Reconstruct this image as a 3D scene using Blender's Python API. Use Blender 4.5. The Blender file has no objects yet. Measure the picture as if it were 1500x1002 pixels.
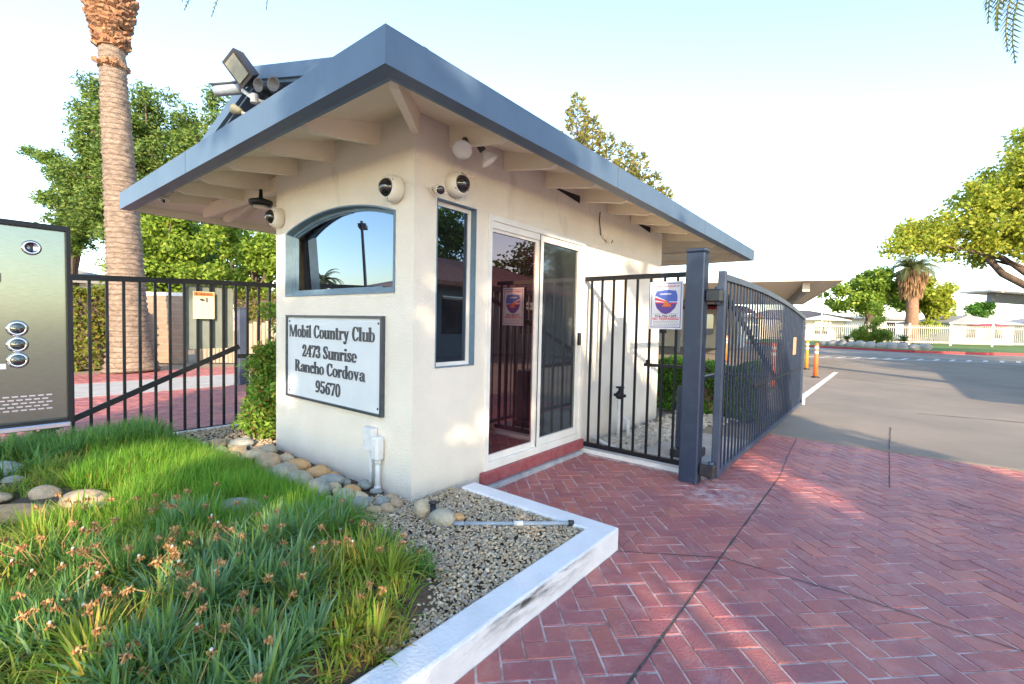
import bpy, math, random
import numpy as np
from mathutils import Vector, Matrix

# ------------------------------------------------------------------ camera, sky, sun
SC = bpy.context.scene
COL = SC.collection
R = math.radians
cam = bpy.data.cameras.new('camera'); cam_o = bpy.data.objects.new('camera', cam); COL.objects.link(cam_o)
YAW, PITCH, ROLL, FPX = R(128.8105), R(-2.2858), R(1.23297), 679.73
dv = Vector((math.cos(PITCH)*math.cos(YAW), math.cos(PITCH)*math.sin(YAW), math.sin(PITCH)))
rv = Vector((math.sin(YAW), -math.cos(YAW), 0)); uv = rv.cross(dv)
r2 = rv*math.cos(ROLL)+uv*math.sin(ROLL); u2 = uv*math.cos(ROLL)-rv*math.sin(ROLL)
M = Matrix((r2, u2, -dv)).transposed().to_4x4(); M.translation = Vector((2.5091, -2.0404, 1.2518))
cam_o.matrix_world = M
cam.sensor_width = 36; cam.sensor_fit = 'HORIZONTAL'; cam.lens = 36*FPX/1500
cam.clip_start = 0.05; cam.clip_end = 3000
SC.camera = cam_o

SUN_EL, SUN_AZ = R(20), R(-43)           # azimuth measured from +x, anticlockwise
tosun = Vector((math.cos(SUN_EL)*math.cos(SUN_AZ), math.cos(SUN_EL)*math.sin(SUN_AZ), math.sin(SUN_EL)))
w = bpy.data.worlds.new('World'); SC.world = w; w.use_nodes = True
wn = w.node_tree.nodes; wl = w.node_tree.links
sky = wn.new('ShaderNodeTexSky'); sky.sky_type = 'NISHITA'; sky.sun_disc = False
sky.sun_elevation = SUN_EL; sky.sun_rotation = math.atan2(tosun.x, tosun.y)
sky.air_density = 1.0; sky.dust_density = 0.5; sky.ozone_density = 1.1
wl.new(sky.outputs[0], wn['Background'].inputs[0]); wn['Background'].inputs[1].default_value = 0.15
sl = bpy.data.lights.new('sun', 'SUN'); sl.energy = 2.5; sl.angle = R(0.5); sl.color = (1.0, 0.78, 0.52)
so = bpy.data.objects.new('sun', sl); COL.objects.link(so); so.rotation_euler = tosun.to_track_quat('Z', 'Y').to_euler()
SC.view_settings.view_transform = 'Standard'; SC.view_settings.look = 'None'
SC.view_settings.exposure = 2.08; SC.view_settings.gamma = 1

# ------------------------------------------------------------------ materials
def mat(name, c, rough=.6, c2=None, scale=6, detail=5, bump=0, bscale=40, metal=0, spec=.5, island=0, trans=0, stretch=None, lo=.35, hi=.65, coat=0):
    m = bpy.data.materials.new(name); m.use_nodes = True
    n, l = m.node_tree.nodes, m.node_tree.links
    b = n['Principled BSDF']
    b.inputs['Base Color'].default_value = (*c, 1); b.inputs['Roughness'].default_value = rough
    b.inputs['Metallic'].default_value = metal; b.inputs['Specular IOR Level'].default_value = spec
    b.inputs['Coat Weight'].default_value = coat
    tc = n.new('ShaderNodeTexCoord'); mp = n.new('ShaderNodeMapping'); l.new(tc.outputs['Object'], mp.inputs[0])
    if stretch: mp.inputs['Scale'].default_value = stretch
    col = None
    if island:
        g = n.new('ShaderNodeNewGeometry'); rmp = n.new('ShaderNodeValToRGB')
        els = rmp.color_ramp.elements
        pal = island
        els[0].position = 0; els[0].color = (*pal[0], 1); els[1].position = 1; els[1].color = (*pal[-1], 1)
        for i in range(1, len(pal)-1):
            e = els.new(i/(len(pal)-1)); e.color = (*pal[i], 1)
        l.new(g.outputs['Random Per Island'], rmp.inputs[0]); col = rmp.outputs[0]
    if c2 is not None:
        t = n.new('ShaderNodeTexNoise'); t.inputs['Scale'].default_value = scale; t.inputs['Detail'].default_value = detail
        t.inputs['Roughness'].default_value = .6
        l.new(mp.outputs[0], t.inputs['Vector'])
        mr = n.new('ShaderNodeMapRange'); mr.inputs[1].default_value = lo; mr.inputs[2].default_value = hi
        l.new(t.outputs[0], mr.inputs[0])
        mx = n.new('ShaderNodeMix'); mx.data_type = 'RGBA'
        l.new(mr.outputs[0], mx.inputs[0])
        if col is None: mx.inputs[6].default_value = (*c, 1)
        else: l.new(col, mx.inputs[6])
        mx.inputs[7].default_value = (*c2, 1)
        col = mx.outputs[2]
    if col is not None: l.new(col, b.inputs['Base Color'])
    if bump:
        t2 = n.new('ShaderNodeTexNoise'); t2.inputs['Scale'].default_value = bscale; t2.inputs['Detail'].default_value = 6
        l.new(mp.outputs[0], t2.inputs['Vector'])
        bp = n.new('ShaderNodeBump'); bp.inputs['Strength'].default_value = bump; bp.inputs['Distance'].default_value = .02
        l.new(t2.outputs[0], bp.inputs['Height']); l.new(bp.outputs[0], b.inputs['Normal'])
    if trans:
        tr = n.new('ShaderNodeBsdfTranslucent'); ms = n.new('ShaderNodeMixShader'); ms.inputs[0].default_value = trans
        if col is not None: l.new(col, tr.inputs[0])
        else: tr.inputs[0].default_value = (*c, 1)
        l.new(b.outputs[0], ms.inputs[1]); l.new(tr.outputs[0], ms.inputs[2])
        l.new(ms.outputs[0], n['Material Output'].inputs[0])
    return m

def leafmat(name, *pal, trans=.35):
    return mat(name, pal[0], .55, island=list(pal), trans=trans, spec=.3)

def glassmat(name, tint, refl, dark, rough=.01):
    m = bpy.data.materials.new(name); m.use_nodes = True
    n, l = m.node_tree.nodes, m.node_tree.links; n.remove(n['Principled BSDF'])
    d = n.new('ShaderNodeBsdfDiffuse'); d.inputs[0].default_value = (*dark, 1)
    g = n.new('ShaderNodeBsdfGlossy'); g.inputs['Color'].default_value = (*tint, 1); g.inputs['Roughness'].default_value = rough
    fr = n.new('ShaderNodeFresnel'); fr.inputs[0].default_value = 1.5
    ad = n.new('ShaderNodeMath'); ad.operation = 'ADD'; ad.use_clamp = True; ad.inputs[1].default_value = refl
    l.new(fr.outputs[0], ad.inputs[0])
    ms = n.new('ShaderNodeMixShader'); l.new(ad.outputs[0], ms.inputs[0])
    l.new(d.outputs[0], ms.inputs[1]); l.new(g.outputs[0], ms.inputs[2]); l.new(ms.outputs[0], n['Material Output'].inputs[0])
    return m

def stucco():
    m = mat('cream_stucco', (.775, .72, .625), .85, (.72, .66, .565), 2.2, 9, bump=.55, bscale=85, spec=.2)
    n, l = m.node_tree.nodes, m.node_tree.links
    b = n['Principled BSDF']; src = b.inputs['Base Color'].links[0].from_socket
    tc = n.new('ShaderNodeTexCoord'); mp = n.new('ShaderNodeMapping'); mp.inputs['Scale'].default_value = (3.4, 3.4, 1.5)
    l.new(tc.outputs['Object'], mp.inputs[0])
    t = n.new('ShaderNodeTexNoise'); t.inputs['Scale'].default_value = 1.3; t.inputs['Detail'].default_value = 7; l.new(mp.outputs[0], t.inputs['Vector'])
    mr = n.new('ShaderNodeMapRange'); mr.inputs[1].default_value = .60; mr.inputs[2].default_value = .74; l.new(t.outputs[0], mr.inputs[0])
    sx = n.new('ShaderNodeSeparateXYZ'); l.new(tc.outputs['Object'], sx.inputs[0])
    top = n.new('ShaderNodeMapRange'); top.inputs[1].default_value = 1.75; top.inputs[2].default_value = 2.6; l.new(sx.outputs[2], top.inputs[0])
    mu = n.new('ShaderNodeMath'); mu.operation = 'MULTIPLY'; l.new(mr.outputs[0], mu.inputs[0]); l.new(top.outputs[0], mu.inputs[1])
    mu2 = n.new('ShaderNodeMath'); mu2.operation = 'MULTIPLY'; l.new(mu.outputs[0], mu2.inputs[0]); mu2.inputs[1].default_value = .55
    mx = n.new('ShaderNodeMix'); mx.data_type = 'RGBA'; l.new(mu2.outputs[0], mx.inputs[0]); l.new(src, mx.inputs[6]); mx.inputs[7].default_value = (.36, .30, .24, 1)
    # splash dirt along the foot of the wall
    ft = n.new('ShaderNodeMapRange'); ft.inputs[1].default_value = .14; ft.inputs[2].default_value = -.02; l.new(sx.outputs[2], ft.inputs[0])
    m3 = n.new('ShaderNodeMath'); m3.operation = 'MULTIPLY'; l.new(ft.outputs[0], m3.inputs[0]); l.new(t.outputs[0], m3.inputs[1])
    mx2 = n.new('ShaderNodeMix'); mx2.data_type = 'RGBA'; l.new(m3.outputs[0], mx2.inputs[0]); l.new(mx.outputs[2], mx2.inputs[6]); mx2.inputs[7].default_value = (.40, .36, .31, 1)
    l.new(mx2.outputs[2], b.inputs['Base Color'])
    return m

def brickmat():
    m = mat('red_paver', (.34, .10, .09), .5, (.25, .085, .105), 3.0, 6, bump=.35, bscale=90, lo=.4, hi=.75,
            island=[(.35, .098, .085), (.44, .140, .108), (.36, .108, .105), (.48, .165, .125), (.31, .090, .092), (.41, .135, .125)])
    n, l = m.node_tree.nodes, m.node_tree.links; b = n['Principled BSDF']
    src = b.inputs['Base Color'].links[0].from_socket
    tc = n.new('ShaderNodeTexCoord'); t = n.new('ShaderNodeTexNoise'); t.inputs['Scale'].default_value = 9; t.inputs['Detail'].default_value = 8; t.inputs['Roughness'].default_value = .7
    l.new(tc.outputs['Object'], t.inputs['Vector'])
    # lime bloom beside the gate post
    vd = n.new('ShaderNodeVectorMath'); vd.operation = 'DISTANCE'; l.new(tc.outputs['Object'], vd.inputs[0]); vd.inputs[1].default_value = (1.50, 1.95, -.1)
    mr = n.new('ShaderNodeMapRange'); mr.inputs[1].default_value = .46; mr.inputs[2].default_value = .05; l.new(vd.outputs['Value'], mr.inputs[0])
    mu = n.new('ShaderNodeMath'); mu.operation = 'MULTIPLY'; l.new(mr.outputs[0], mu.inputs[0])
    m2 = n.new('ShaderNodeMapRange'); m2.inputs[1].default_value = .42; m2.inputs[2].default_value = .60; l.new(t.outputs[0], m2.inputs[0]); l.new(m2.outputs[0], mu.inputs[1])
    # light dust flecks everywhere
    m4 = n.new('ShaderNodeMapRange'); m4.inputs[1].default_value = .50; m4.inputs[2].default_value = .80; m4.inputs[4].default_value = .34; l.new(t.outputs[0], m4.inputs[0])
    mm = n.new('ShaderNodeMath'); mm.operation = 'MAXIMUM'; l.new(mu.outputs[0], mm.inputs[0]); l.new(m4.outputs[0], mm.inputs[1])
    mx = n.new('ShaderNodeMix'); mx.data_type = 'RGBA'; l.new(mm.outputs[0], mx.inputs[0]); l.new(src, mx.inputs[6]); mx.inputs[7].default_value = (.55, .42, .42, 1)
    l.new(mx.outputs[2], b.inputs['Base Color'])
    return m

def kerbwhite():
    m = mat('white_kerb_paint', (.76, .765, .775), .75, (.66, .665, .675), 4, 6, bump=.3, bscale=70)
    n, l = m.node_tree.nodes, m.node_tree.links; b = n['Principled BSDF']
    src = b.inputs['Base Color'].links[0].from_socket
    tc = n.new('ShaderNodeTexCoord'); vd = n.new('ShaderNodeMapping'); vd.inputs['Scale'].default_value = (20, 2.2, 12)
    l.new(tc.outputs['Object'], vd.inputs[0])
    t = n.new('ShaderNodeTexNoise'); t.inputs['Scale'].default_value = 1.4; t.inputs['Detail'].default_value = 8; t.inputs['Roughness'].default_value = .65; l.new(vd.outputs[0], t.inputs['Vector'])
    sx = n.new('ShaderNodeSeparateXYZ'); l.new(tc.outputs['Object'], sx.inputs[0])
    a = n.new('ShaderNodeMapRange'); a.inputs[1].default_value = .62; a.inputs[2].default_value = .15; 
    # scuff: around y = -0.35 on the outer face
    sb = n.new('ShaderNodeMath'); sb.operation = 'ADD'; l.new(sx.outputs[1], sb.inputs[0]); sb.inputs[1].default_value = .30
    ab = n.new('ShaderNodeMath'); ab.operation = 'ABSOLUTE'; l.new(sb.outputs[0], ab.inputs[0]); l.new(ab.outputs[0], a.inputs[0])
    zt = n.new('ShaderNodeMapRange'); zt.inputs[1].default_value = -.09; zt.inputs[2].default_value = .0; l.new(sx.outputs[2], zt.inputs[0])
    zt2 = n.new('ShaderNodeMapRange'); zt2.inputs[1].default_value = .028; zt2.inputs[2].default_value = .018; l.new(sx.outputs[2], zt2.inputs[0])
    x1 = n.new('ShaderNodeMapRange'); x1.inputs[1].default_value = 1.27; x1.inputs[2].default_value = 1.29; l.new(sx.outputs[0], x1.inputs[0])
    th = n.new('ShaderNodeMapRange'); th.inputs[1].default_value = .44; th.inputs[2].default_value = .60; l.new(t.outputs[0], th.inputs[0])
    cur = a.outputs[0]
    for s in (zt.outputs[0], zt2.outputs[0], x1.outputs[0], th.outputs[0]):
        q = n.new('ShaderNodeMath'); q.operation = 'MULTIPLY'; l.new(cur, q.inputs[0]); l.new(s, q.inputs[1]); cur = q.outputs[0]
    mx = n.new('ShaderNodeMix'); mx.data_type = 'RGBA'; l.new(cur, mx.inputs[0]); l.new(src, mx.inputs[6]); mx.inputs[7].default_value = (.05, .05, .055, 1)
    l.new(mx.outputs[2], b.inputs['Base Color'])
    return m

MT = {}
MT['stucco'] = stucco()
MT['soffit'] = mat('cream_timber', (.87, .775, .60), .7, (.82, .72, .55), 3, 5, bump=.15, bscale=30, stretch=(1, 1, 1))
MT['blue'] = mat('slate_blue_paint', (.080, .130, .200), .5, (.066, .110, .175), 3, 5, bump=.08, bscale=25)
MT['bluetrim'] = mat('blue_trim_paint', (.14, .22, .29), .5, (.10, .17, .23), 8, 5, bump=.1, bscale=60)
MT['darkblue'] = mat('dark_gable_board', (.03, .035, .05), .7, (.05, .055, .075), 5, 4)
MT['shingle'] = mat('roof_shingle', (.10, .095, .09), .9, (.16, .15, .14), 20, 5, bump=.6, bscale=60)
MT['white'] = mat('white_paint', (.80, .80, .78), .55, (.70, .70, .67), 6, 5)
MT['vinyl'] = mat('white_vinyl', (.76, .74, .69), .35, (.68, .66, .61), 5, 5)
MT['redsill'] = mat('maroon_paint', (.24, .045, .055), .55, (.32, .10, .10), 14, 6, bump=.3, bscale=50)
MT['greystep'] = mat('weathered_flashing', (.42, .43, .44), .7, (.25, .26, .28), 8, 6, bump=.3, bscale=40)
MT['black'] = mat('black_metal_paint', (.0045, .006, .010), .45, (.009, .011, .015), 20, 4, spec=.35)
MT['navy'] = mat('navy_metal_paint', (.020, .033, .066), .38, (.042, .058, .09), 7, 8, bump=.05, bscale=60, lo=.5, hi=.8)
MT['gateblue'] = mat('faded_gate_paint', (.036, .052, .088), .42, (.055, .072, .11), 6, 6)
MT['darkmetal'] = mat('dark_metal', (.03, .03, .035), .4, (.05, .05, .05), 15, 4, metal=.3)
MT['letter'] = mat('dark_letter_paint', (.030, .045, .060), .25, (.05, .06, .075), 20, 4, spec=.7)
MT['panel'] = mat('pale_sign_panel', (.62, .66, .69), .45, (.57, .61, .64), 4, 4)
MT['steel'] = mat('brushed_steel', (.215, .24, .215), .17, (.18, .19, .165), 60, 4, metal=1, stretch=(1, 1, 12), lo=.3, hi=.7)
MT['chrome'] = mat('chrome', (.75, .75, .75), .12, metal=1)
MT['greyplate'] = mat('grey_green_plate', (.20, .235, .225), .5, (.16, .19, .18), 5, 5)
MT['brick'] = brickmat()
MT['grout'] = mat('pale_grout', (.58, .47, .44), .9, (.24, .14, .13), 9, 8, lo=.42, hi=.66, bump=.3, bscale=80)
MT['joint'] = mat('dark_joint', (.035, .03, .03), .9, (.10, .08, .08), 30, 4)
MT['asphalt'] = mat('worn_asphalt', (.29, .245, .20), .9, (.215, .185, .155), .45, 10, bump=.8, bscale=120, lo=.38, hi=.62)
MT['concrete'] = mat('old_concrete', (.42, .40, .37), .85, (.33, .31, .29), 4, 7, bump=.3, bscale=60)
MT['kerb'] = kerbwhite()
MT['plainkerb'] = mat('white_kerb', (.75, .75, .75), .8, (.60, .60, .59), 4, 6, bump=.3, bscale=60)
MT['redkerb'] = mat('red_kerb_paint', (.45, .05, .06), .7, (.35, .05, .06), 1, 5)
MT['line'] = mat('white_road_paint', (.75, .75, .72), .8, (.5, .48, .45), 3, 8)
MT['soil'] = mat('garden_soil', (.055, .038, .026), .95, (.12, .085, .055), 12, 7, bump=.9, bscale=40)
MT['earth'] = mat('dry_earth', (.33, .25, .18), .95, (.24, .18, .12), .6, 8, bump=.5, bscale=30)
MT['gravelbase'] = mat('gravel_bed', (.22, .17, .12), .95, (.34, .29, .22), 80, 5, bump=.9, bscale=90)
MT['gravel'] = mat('pea_gravel', (.4, .35, .28), .7, (.36, .29, .19), 40, 4, lo=.45, hi=.85, island=[(.20, .18, .15), (.62, .47, .28), (.28, .26, .22), (.66, .55, .38), (.50, .33, .17), (.22, .23, .23), (.60, .49, .33), (.44, .29, .15), (.36, .33, .26), (.70, .61, .46)])
MT['paleg'] = mat('pale_rock', (.5, .46, .38), .8, (.4, .35, .28), 30, 4, island=[(.55, .50, .42), (.42, .38, .31), (.62, .58, .50), (.33, .30, .26), (.50, .42, .32)])
for i, (a, b) in enumerate([((.50, .36, .22), (.36, .27, .17)), ((.42, .38, .28), (.31, .29, .23)), ((.56, .34, .15), (.43, .25, .11)), ((.30, .31, .28), (.22, .24, .22)), ((.56, .47, .32), (.44, .35, .23))]):
    MT['rock%d' % i] = mat(['tan_cobble', 'olive_cobble', 'orange_cobble', 'grey_cobble', 'sand_cobble'][i], a, .7, b, 16, 9, bump=.6, bscale=45, lo=.42, hi=.6)
MT['pvc'] = mat('grey_pvc', (.30, .36, .42), .45, (.22, .27, .33), 10, 4)
MT['whitepvc'] = mat('painted_conduit', (.66, .67, .68), .6, (.45, .45, .44), 9, 7, lo=.45, hi=.8)
MT['orange'] = mat('orange_plastic', (.85, .14, .03), .45, (.75, .18, .03), 5, 4)
MT['amber'] = mat('amber_plastic', (.85, .28, .03), .45)
MT['reflect'] = mat('white_reflective', (.8, .8, .8), .4)
MT['cream'] = mat('cream_plastic', (.74, .70, .62), .4, (.66, .61, .52), 10, 5)
MT['horn'] = mat('shaded_horn', (.13, .128, .125), .6, (.10, .097, .095), 12, 4)  # gable horns darkened in colour to look shaded
MT['dome'] = mat('black_dome', (.006, .006, .008), .06, spec=.8, coat=.6)
MT['lens'] = mat('frosted_lens', (.30, .31, .26), .25, (.25, .26, .22), 30, 3)
MT['bulb'] = mat('bulb_glass', (.72, .72, .70), .12, spec=.7)
MT['bronze'] = mat('bronze_housing', (.045, .04, .042), .5, (.06, .052, .055), 20, 4)
MT['yellowed'] = mat('yellowed_plastic', (.40, .36, .22), .5)
MT['palmbark'] = mat('palm_bark', (.30, .235, .19), .9, (.155, .115, .09), 9, 7, bump=.9, bscale=26, stretch=(1, 1, 2.2))
MT['palmboot'] = mat('palm_boot', (.27, .14, .075), .9, (.16, .075, .04), 9, 6, bump=.9, bscale=30, island=[(.34, .17, .085), (.22, .10, .05), (.40, .24, .13), (.16, .08, .045)])
MT['redbark'] = mat('fan_palm_bark', (.30, .165, .10), .9, (.20, .11, .07), 6, 6, bump=.6, bscale=14)
MT['bark'] = mat('tree_bark', (.13, .09, .065), .9, (.07, .05, .04), 8, 6, bump=.9, bscale=20, stretch=(1, 1, .3))
MT['blockwall'] = mat('tan_block', (.30, .21, .155), .9, (.24, .17, .13), 6, 6, bump=.4, bscale=50)
MT['woodfence'] = mat('old_fence_board', (.36, .29, .22), .9, (.25, .19, .14), 6, 6, stretch=(6, 6, .5))
MT['whitefence'] = mat('white_fence_paint', (.78, .70, .58), .7, (.68, .60, .49), 2, 4)
MT['shed'] = mat('beige_siding', (.62, .53, .42), .8, (.55, .47, .37), 1, 4)
MT['palehouse'] = mat('pale_siding', (.66, .63, .57), .8, (.58, .55, .50), 1, 4)
MT['greyroof'] = mat('grey_roof', (.26, .255, .26), .85, (.33, .32, .31), 6, 5)
MT['brownroof'] = mat('brown_roof', (.36, .22, .15), .85, (.28, .17, .12), 6, 5)
MT['maroonroof'] = mat('maroon_awning', (.30, .03, .07), .7)
MT['tile'] = mat('clay_tile', (.42, .17, .10), .85, (.28, .10, .06), 4, 6, bump=.4, bscale=20)
MT['carport'] = mat('carport_sheet', (.84, .76, .63), .5, (.78, .70, .57), 3, 4)
MT['steelblue'] = mat('beam_paint', (.20, .225, .25), .5, (.17, .19, .21), 3, 4)
MT['greygreen'] = mat('grey_green_siding', (.17, .19, .18), .7, (.14, .155, .15), 2, 4)
MT['canvas'] = mat('cream_canvas', (.78, .70, .56), .8, (.7, .62, .5), 2, 4)
MT['lawn'] = mat('lawn', (.10, .18, .03), .9, (.07, .13, .02), 3, 7, bump=.8, bscale=40)
MT['stonecap'] = mat('planter_stone', (.42, .39, .35), .9, (.28, .27, .26), 1.4, 7, bump=.8, bscale=9)
MT['dark'] = mat('dark_seal_gap_shade', (.012, .012, .014), .8)
MT['glass_arch'] = glassmat('tinted_window_glass', (.55, .68, .86), .30, (.008, .009, .012))
MT['glass_side'] = glassmat('dark_side_glass', (.50, .58, .72), .30, (.008, .008, .010))
MT['glass_red'] = glassmat('red_tinted_glass', (.62, .42, .40), .34, (.012, .004, .007))
MT['screen'] = glassmat('door_screen', (.55, .60, .62), .22, (.035, .037, .042), .05)
MT['far_glass'] = glassmat('house_glass', (.6, .7, .8), .15, (.02, .02, .025))
MT['grassb'] = leafmat('fine_grass', (.12, .32, .025), (.21, .43, .040), (.14, .36, .032), (.33, .46, .06), trans=.45)
MT['gaz'] = leafmat('blue_green_blades', (.20, .39, .19), (.29, .46, .27), (.16, .34, .12), (.22, .38, .10), (.30, .42, .11), trans=.52)
MT['gaz2'] = leafmat('yellow_green_blades', (.22, .39, .05), (.31, .44, .06), (.15, .30, .042), (.43, .45, .09), (.42, .26, .07), trans=.45)
MT['gaz3'] = leafmat('dark_green_blades', (.09, .23, .045), (.14, .30, .06), (.12, .27, .09), (.21, .35, .06), trans=.45)
MT['dry'] = mat('dry_flower', (.36, .20, .10), .9, island=[(.40, .21, .08), (.24, .12, .05), (.50, .33, .17), (.44, .25, .10), (.33, .16, .06)], trans=.2)
MT['fluff'] = mat('seed_fluff', (.62, .57, .50), .9)
MT['stalk'] = mat('dry_stalk', (.28, .15, .07), .9, island=[(.30, .16, .07), (.22, .18, .06), (.36, .22, .10)])
MT['leaf_dark'] = leafmat('dark_evergreen_leaf', (.06, .125, .026), (.11, .19, .036), (.19, .25, .045), (.075, .15, .05))
MT['leaf_mid'] = leafmat('mid_green_leaf', (.075, .15, .022), (.12, .21, .03), (.18, .26, .04), (.09, .17, .03))
MT['leaf_lime'] = leafmat('lime_leaf', (.15, .26, .026), (.23, .33, .036), (.11, .21, .026), (.32, .38, .055))
MT['leaf_gold'] = leafmat('yellow_green_leaf', (.30, .37, .036), (.44, .47, .058), (.20, .30, .034), (.52, .46, .08), trans=.45)
MT['leaf_con'] = leafmat('conifer_needle', (.19, .22, .055), (.30, .29, .08), (.40, .34, .10), (.15, .19, .08))
MT['leaf_hedge'] = leafmat('hedge_leaf', (.12, .16, .020), (.20, .22, .030), (.08, .13, .018), (.26, .19, .035))
MT['leaf_green'] = leafmat('bright_shrub_leaf', (.04, .14, .014), (.08, .21, .022), (.06, .17, .02), (.13, .24, .03))
MT['leaf_nand'] = leafmat('nandina_leaf', (.10, .24, .03), (.17, .34, .042), (.24, .40, .055), (.17, .27, .04), (.10, .23, .03), (.34, .14, .05))
MT['leaf_cyc'] = leafmat('cycad_leaf', (.03, .08, .015), (.06, .12, .02), (.09, .14, .03))
MT['frond'] = leafmat('palm_frond', (.07, .11, .03), (.12, .15, .05), (.20, .19, .09), (.06, .09, .03))
MT['skirt'] = leafmat('dead_palm_skirt', (.34, .20, .10), (.42, .27, .14), (.26, .15, .08))
def ring_bark(m):
    n, l = m.node_tree.nodes, m.node_tree.links; b = n['Principled BSDF']; src = b.inputs['Base Color'].links[0].from_socket
    tc = n.new('ShaderNodeTexCoord'); wv = n.new('ShaderNodeTexWave'); wv.wave_type = 'BANDS'; wv.bands_direction = 'Z'; wv.wave_profile = 'SAW'
    wv.inputs['Scale'].default_value = 2.6; wv.inputs['Distortion'].default_value = 2.2; wv.inputs['Detail'].default_value = 4; wv.inputs['Detail Scale'].default_value = 2.2
    l.new(tc.outputs['Object'], wv.inputs['Vector'])
    mr = n.new('ShaderNodeMapRange'); mr.inputs[1].default_value = .30; mr.inputs[2].default_value = .02; mr.inputs[4].default_value = .75; l.new(wv.outputs[1], mr.inputs[0])
    mx = n.new('ShaderNodeMix'); mx.data_type = 'RGBA'; l.new(mr.outputs[0], mx.inputs[0]); l.new(src, mx.inputs[6]); mx.inputs[7].default_value = (.075, .05, .038, 1); l.new(mx.outputs[2], b.inputs['Base Color'])
    bp = n.new('ShaderNodeBump'); bp.inputs['Strength'].default_value = .9; bp.inputs['Distance'].default_value = .04; l.new(wv.outputs[1], bp.inputs['Height'])
    l.new(b.inputs['Normal'].links[0].from_socket, bp.inputs['Normal']); l.new(bp.outputs[0], b.inputs['Normal'])
ring_bark(MT['palmbark'])
def emit_free(name, c, rough=.6): return mat(name, c, rough)
MT['s_white'] = emit_free('sign_white', (.80, .80, .82)); MT['s_purple'] = emit_free('sign_purple', (.14, .07, .30)); MT['s_blue'] = emit_free('sign_blue', (.10, .16, .55))
MT['s_red'] = emit_free('sign_red', (.70, .05, .10)); MT['s_dark'] = emit_free('sign_ink', (.03, .03, .05)); MT['s_orange'] = emit_free('sign_orange', (.85, .20, .04))
MT['s_yellow'] = emit_free('sign_cream', (.66, .64, .44)); MT['s_grey'] = emit_free('sign_grey', (.35, .35, .38)); MT['amberref'] = emit_free('amber_reflector', (.50, .30, .18), .4)

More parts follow.
